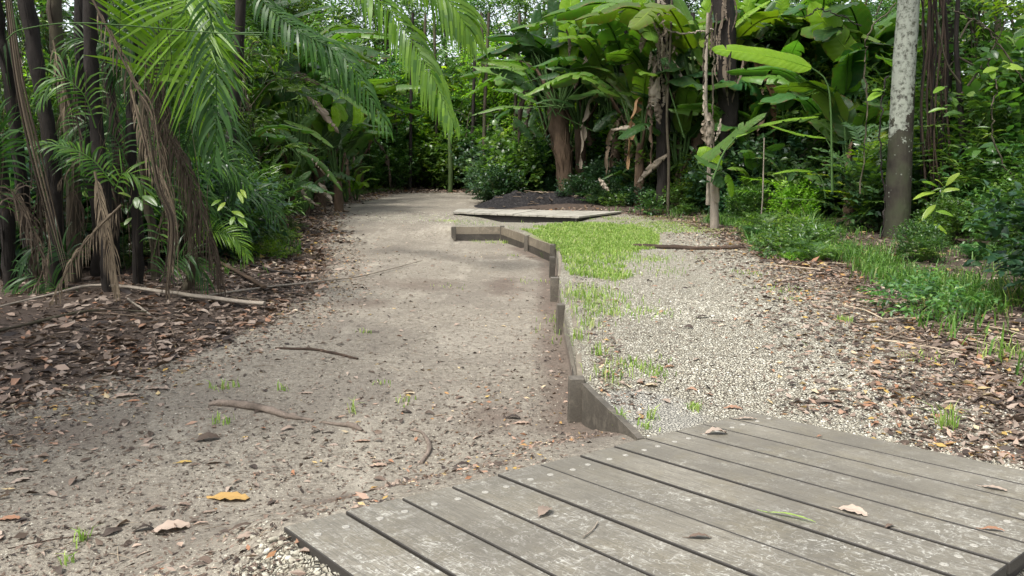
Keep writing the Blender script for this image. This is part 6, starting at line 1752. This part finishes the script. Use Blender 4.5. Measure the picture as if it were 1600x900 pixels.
LFS = [
 ('curled tan leaf with a dark underside lying on the deck near its far corner', 1119, 679, .11, .062, .1, .74, 'litter', 'deck', .42),
 ('flat pinkish brown leaf on the far edge boards of the deck', 1168, 656, .10, .035, -.1, .70, 'litter', 'deck', .1),
 ('small grey folded leaf standing on edge in the middle of the deck', 851, 802, .085, .05, 1.1, .62, 'litter', 'deck', .25),
 ('crumpled purplish brown leaf on the deck boards', 1093, 842, .075, .035, 0.0, .45, 'litter', 'deck', .3),
 ('salmon coloured leaf on the deck toward the right', 1332, 802, .10, .05, -.8, .72, 'litter', 'deck', .25),
 ('pale tan leaf on the deck near the right margin', 1554, 765, .085, .035, -.7, .76, 'litter', 'deck', .15),
 ('narrow dark red leaf on the deck toward the right corner', 1552, 830, .07, .022, -.3, .88, 'litter', 'deck', .2),
 ('tiny red leaf in the long gap between two deck boards', 1281, 683, .03, .018, .4, .88, 'litter', 'deck', .2),
 ('small brown leaf fragment on the deck beside the end screws', 1390, 824, .04, .02, .5, .35, 'litter', 'deck', .3),
 ('large half yellow half pink leaf on the sand at lower left', 356, 779, .20, .095, -.05, .93, 'litter', None, .12),
 ('big ribbed tan leaf on the sand left of the deck corner', 268, 828, .15, .085, .35, .76, 'litter', None, .2),
 ('dark grey leaf with a curled rim on the sand below the thick root', 324, 688, .13, .07, .5, .3, 'litter', None, .35),
 ('long brown curled leaf above the thick root at left', 245, 609, .17, .05, .15, .62, 'litter', None, .2),
 ('tan leaf with a black shadowed hollow at the left of the sandy path', 196, 620, .16, .07, .45, .78, 'litter', None, .25),
 ('small orange leaf tucked beneath two curled brown leaves', 208, 627, .08, .035, .2, .89, 'litter', None, .1),
 ('small bright yellow leaf on the sand at upper left', 226, 577, .09, .03, 0.0, .955, 'litter', None, .08),
 ('small yellow leaf on the edge of the sand beside the long midrib', 434, 492, .09, .032, .3, .955, 'litter', None, .1),
 ('little yellow-green leaf on the sand below the dark curled leaf', 288, 723, .075, .03, .2, .95, 'litter', None, .05),
 ('dark twisted leaf with a long stalk near the deck corner', 380, 826, .10, .03, .5, .22, 'litter', None, .35),
 ('pinkish brown leaf scrap left of the deck corner', 386, 841, .07, .05, .2, .6, 'litter', None, .15),
 ('red leaf at the left margin of the sand', 14, 812, .09, .05, .2, .88, 'litter', None, .1),
 ('pair of tan leaves on the sand near the left margin, upper one', 26, 738, .10, .05, .5, .77, 'litter', None, .15),
 ('pair of tan leaves on the sand near the left margin, lower one', 32, 752, .08, .04, .8, .75, 'litter', None, .15),
 ('small brown curled leaf above and right of the big ribbed tan leaf', 288, 790, .06, .03, -.2, .5, 'litter', None, .3),
 ('black curled leaf on the sand near the middle of the path', 724, 725, .09, .05, 0.0, .08, 'litter', None, .4),
 ('faded pink leaf on the sand beside the curved root', 592, 728, .085, .05, .1, .8, 'litter', None, .15),
 ('pink flat leaf right of the knotty root stub', 566, 690, .09, .045, .1, .82, 'litter', None, .05),
 ('dark raised leaf on the sand below the small pale leaf', 635, 645, .07, .045, -.3, .1, 'litter', None, .45),
 ('white bleached leaf on the sand at the middle of the path', 640, 615, .075, .05, .0, .995, 'litter', None, .15),
 ('yellowish flat leaf on the sand above the thin grass tuft', 478, 615, .09, .05, .0, .77, 'litter', None, .1),
 ('grey bleached leaf in the grit beside the near fence post, right side', 1017, 604, .09, .055, -.05, .99, 'litter', None, .25),
 ('crimson leaf on the gravel above the deck', 1046, 574, .07, .04, 0.2, .87, 'litter', None, .25),
 ('dark red curled leaf on the gravel above the deck edge', 1146, 639, .10, .05, -.2, .86, 'litter', None, .3),
 ('large mauve brown leaf on the gravel above the right part of the deck', 1290, 630, .16, .06, -.1, .4, 'litter', None, .2),
 ('small upright orange brown leaf on the gravel behind the deck', 1316, 646, .05, .045, .6, .84, 'litter', None, .4),
 ('red brown leaf lying at the right margin beyond the deck', 1583, 689, .10, .045, -.15, .86, 'litter', None, .2),
 ('dark brown broken leaf in the middle of the gravel', 1100, 497, .15, .05, .2, .15, 'litter', None, .3),
 ('reddish curled leaf right beside the dark broken leaf on the gravel', 1120, 503, .13, .045, -.3, .38, 'litter', None, .25),
 ('dark leaf hooked on the sand above the straight stick', 582, 520, .13, .03, -.05, .08, 'litter', None, .2),
 ('pale curled leaf on the sand in front of the fence bend', 828, 402, .16, .06, 0.0, .45, 'litter', None, .3),
 ('large upright brown leaf at the grassy edge of the gravel by the pale stake', 1174, 358, .22, .2, .2, .62, 'litter', None, .5),
 ('broad dusty pink leaf in the litter at the right bank', 1560, 438, .20, .10, -.1, .72, 'litter', None, .2),
 ('small white leaf on the bright grass patch', 916, 396, .08, .05, 0.0, .99, 'litter', None, .2),
 ('dark red leaf on the gravel near the small grass strip', 958, 470, .10, .035, -.1, .87, 'litter', None, .2),
 ('tan leaf heap piece beside the near fence post', 815, 662, .10, .05, .1, .8, 'litter', None, .1),
 ('black humped leaf left of the near fence post', 802, 654, .09, .045, -.1, .06, 'litter', None, .45),
]
for (lab, px, py, L, W, a, r_, m_, on, cu) in LFS:
    leafthing(lab, px, py, L, W, a, r_, m_, on, curl=cu * .55)
leafthing('narrow green grass leaf folded over on the deck', 1236, 810, .16, .018, -.6, .6, 'grass', 'deck', curl=.08, name='green_leaf')
g = Geo(); c = deckpt(908, 830); q = curve([deckpt(934, 818) - c + DN * .006, deckpt(926, 829) - c + DN * .004, deckpt(911, 841) - c + DN * .004], 10)
tube(g, q, np.linspace(.003, .0022, 10), 5); o = build('twig', g, M['bark_pale']); o.location = c; tag(o, 'short curved pale twig on the deck right of the grey folded leaf', 'twig')
# scattered single leaves, grouped
LML = [((420, 650), 'the thick worn root'), ((495, 552), 'the straight dark stick'), ((660, 700), 'the thin curved root'), ((890, 660), 'the nearest fence post'), ((440, 825), 'the left corner of the deck'), ((780, 740), 'the deck edge'), ((356, 779), 'the half yellow half pink leaf'), ((268, 828), 'the big ribbed tan leaf'), ((324, 688), 'the dark grey curled leaf'), ((210, 620), 'the pair of curled brown leaves'), ((720, 385), 'the far end of the fence'), ((850, 420), 'the kink of the fence'), ((870, 520), 'the middle fence posts'), ((640, 615), 'the bleached white leaf'), ((560, 440), 'the long thin branch'), ((600, 360), 'the gravel spill'), ((434, 492), 'the end of the palm midrib'), ((60, 840), 'the twig at bottom left'), ((592, 728), 'the faded pink leaf'), ((200, 760), 'the bare sand at left'), ((560, 560), 'the path centre'), ((720, 520), 'the smooth sand in the middle')]
LMR = [((1075, 389), 'the dark barky stick'), ((930, 400), 'the grass patch'), ((1000, 620), 'the grey grit patch'), ((1170, 650), 'the far deck corner'), ((1100, 497), 'the dark broken leaf'), ((1248, 530), 'the cut grass blade'), ((1318, 502), 'the little green tuft'), ((1290, 630), 'the mauve brown leaf'), ((940, 475), 'the narrow strip of grass'), ((1046, 574), 'the crimson leaf'), ((1500, 627), 'the thin bare branch'), ((900, 560), 'the bowed fence plank'), ((1240, 440), 'the crooked twig'), ((1450, 560), 'the littered right margin')]
LML = [(G(*q), n_) for q, n_ in LML]; LMR = [(G(*q), n_) for q, n_ in LMR]
def tow(r, c): return ['tiny', 'small', 'mid-sized'][int(np.clip((r - .035) / .017, 0, 2))]
def nearlab(p_, L, o, lm):
    px_ = 800 + p_[0] / p_[1] * FPX
    best = None
    for (w, nm) in lm:
        d = math.hypot(w[0] - p_[0], w[1] - p_[1])
        if best is None or d < best[0]: best = (d, nm, w)
    dx, dy = p_[0] - best[2][0], p_[1] - best[2][1]
    side = ('right of' if dx > 0 else 'left of') if abs(dx) > abs(dy) else ('beyond' if dy > 0 else 'in front of')
    r = o.data.attributes['rnd'].data[0].value
    tone = 'blackish' if r < .15 else 'dark brown' if r < .4 else 'brown' if r < .6 else 'tan' if r < .8 else 'reddish'
    return f'{tow(L, 0)} {tone} dead leaf {side} {best[1]}'
cnt = 0
pl_ = px_points([(60, 700), (300, 560), (560, 470), (620, 350), (700, 360), (860, 440), (880, 640), (700, 740), (440, 800), (360, 900), (40, 900)], 130)
for p_ in pl_:
    L = rng.uniform(.035, .085); a = rng.uniform(0, 6.28)
    g = Geo(); d = np.array([math.cos(a), math.sin(a), 0]); cu = rng.uniform(.02, .4) * L
    blade(g, [-d * L / 2 + [0, 0, .002], -d * L * .1 + [0, 0, cu * .6 + .003], d * L / 2 + [0, 0, .003]], L * rng.uniform(.3, .55), nrm=(rng.normal(0, .3), rng.normal(0, .3), 1), n=6, tears=0, fold=.35, rnd=rng.uniform(.05, .85), sag=0, tipk=2, base=.4)
    o = build('fallen_leaf', g, M['litter']); o.location = p_
    tag(o, nearlab(p_, L, o, LML), 'leaf', 'small dead leaves on the sandy path')
pr_ = px_points([(900, 520), (900, 430), (1240, 420), (1560, 600), (1560, 700), (1170, 640), (980, 640)], 70)
for p_ in pr_:
    if p_[0] < xf(p_[1]) + .06: continue
    L = rng.uniform(.035, .08); a = rng.uniform(0, 6.28)
    g = Geo(); d = np.array([math.cos(a), math.sin(a), 0]); cu = rng.uniform(.02, .4) * L
    blade(g, [-d * L / 2 + [0, 0, .006], -d * L * .1 + [0, 0, cu * .6 + .008], d * L / 2 + [0, 0, .007]], L * rng.uniform(.3, .55), nrm=(rng.normal(0, .3), rng.normal(0, .3), 1), n=6, tears=0, fold=.35, rnd=rng.choice([.1, .3, .4, .6, .86, .87, .7]), sag=0, tipk=2, base=.4)
    o = build('fallen_leaf', g, M['litter']); o.location = p_
    tag(o, nearlab(p_, L, o, LMR), 'leaf', 'small dead leaves on the gravel')

# prototypes were only moulds
for t_ in protos:

    for ch in list(t_.children):
        for gc in list(ch.children): bpy.data.objects.remove(gc, do_unlink=True)
        bpy.data.objects.remove(ch, do_unlink=True)
for t_ in protos:
    bpy.data.objects.remove(t_, do_unlink=True)

# copies that would share a label are told apart by their order from left to right
by = {}
for o in scene.objects:
    if o.parent is None and 'label' in o and 'group' in o: by.setdefault(o['label'], []).append(o)
for lab, os_ in by.items():
    if len(os_) < 2: continue
    os_.sort(key=lambda o: o.location.x / max(o.location.y, .5))
    n_ = len(os_)
    for i, o in enumerate(os_):
        w_ = 'leftmost of these' if i == 0 else 'rightmost of these' if i == n_ - 1 else ['second', 'third', 'fourth', 'fifth', 'sixth', 'seventh', 'eighth', 'ninth', 'tenth'][min(i - 1, 8)] + ' from left'
        if len((lab + ' ' + w_).split()) <= 16: o['label'] = lab + ', ' + w_
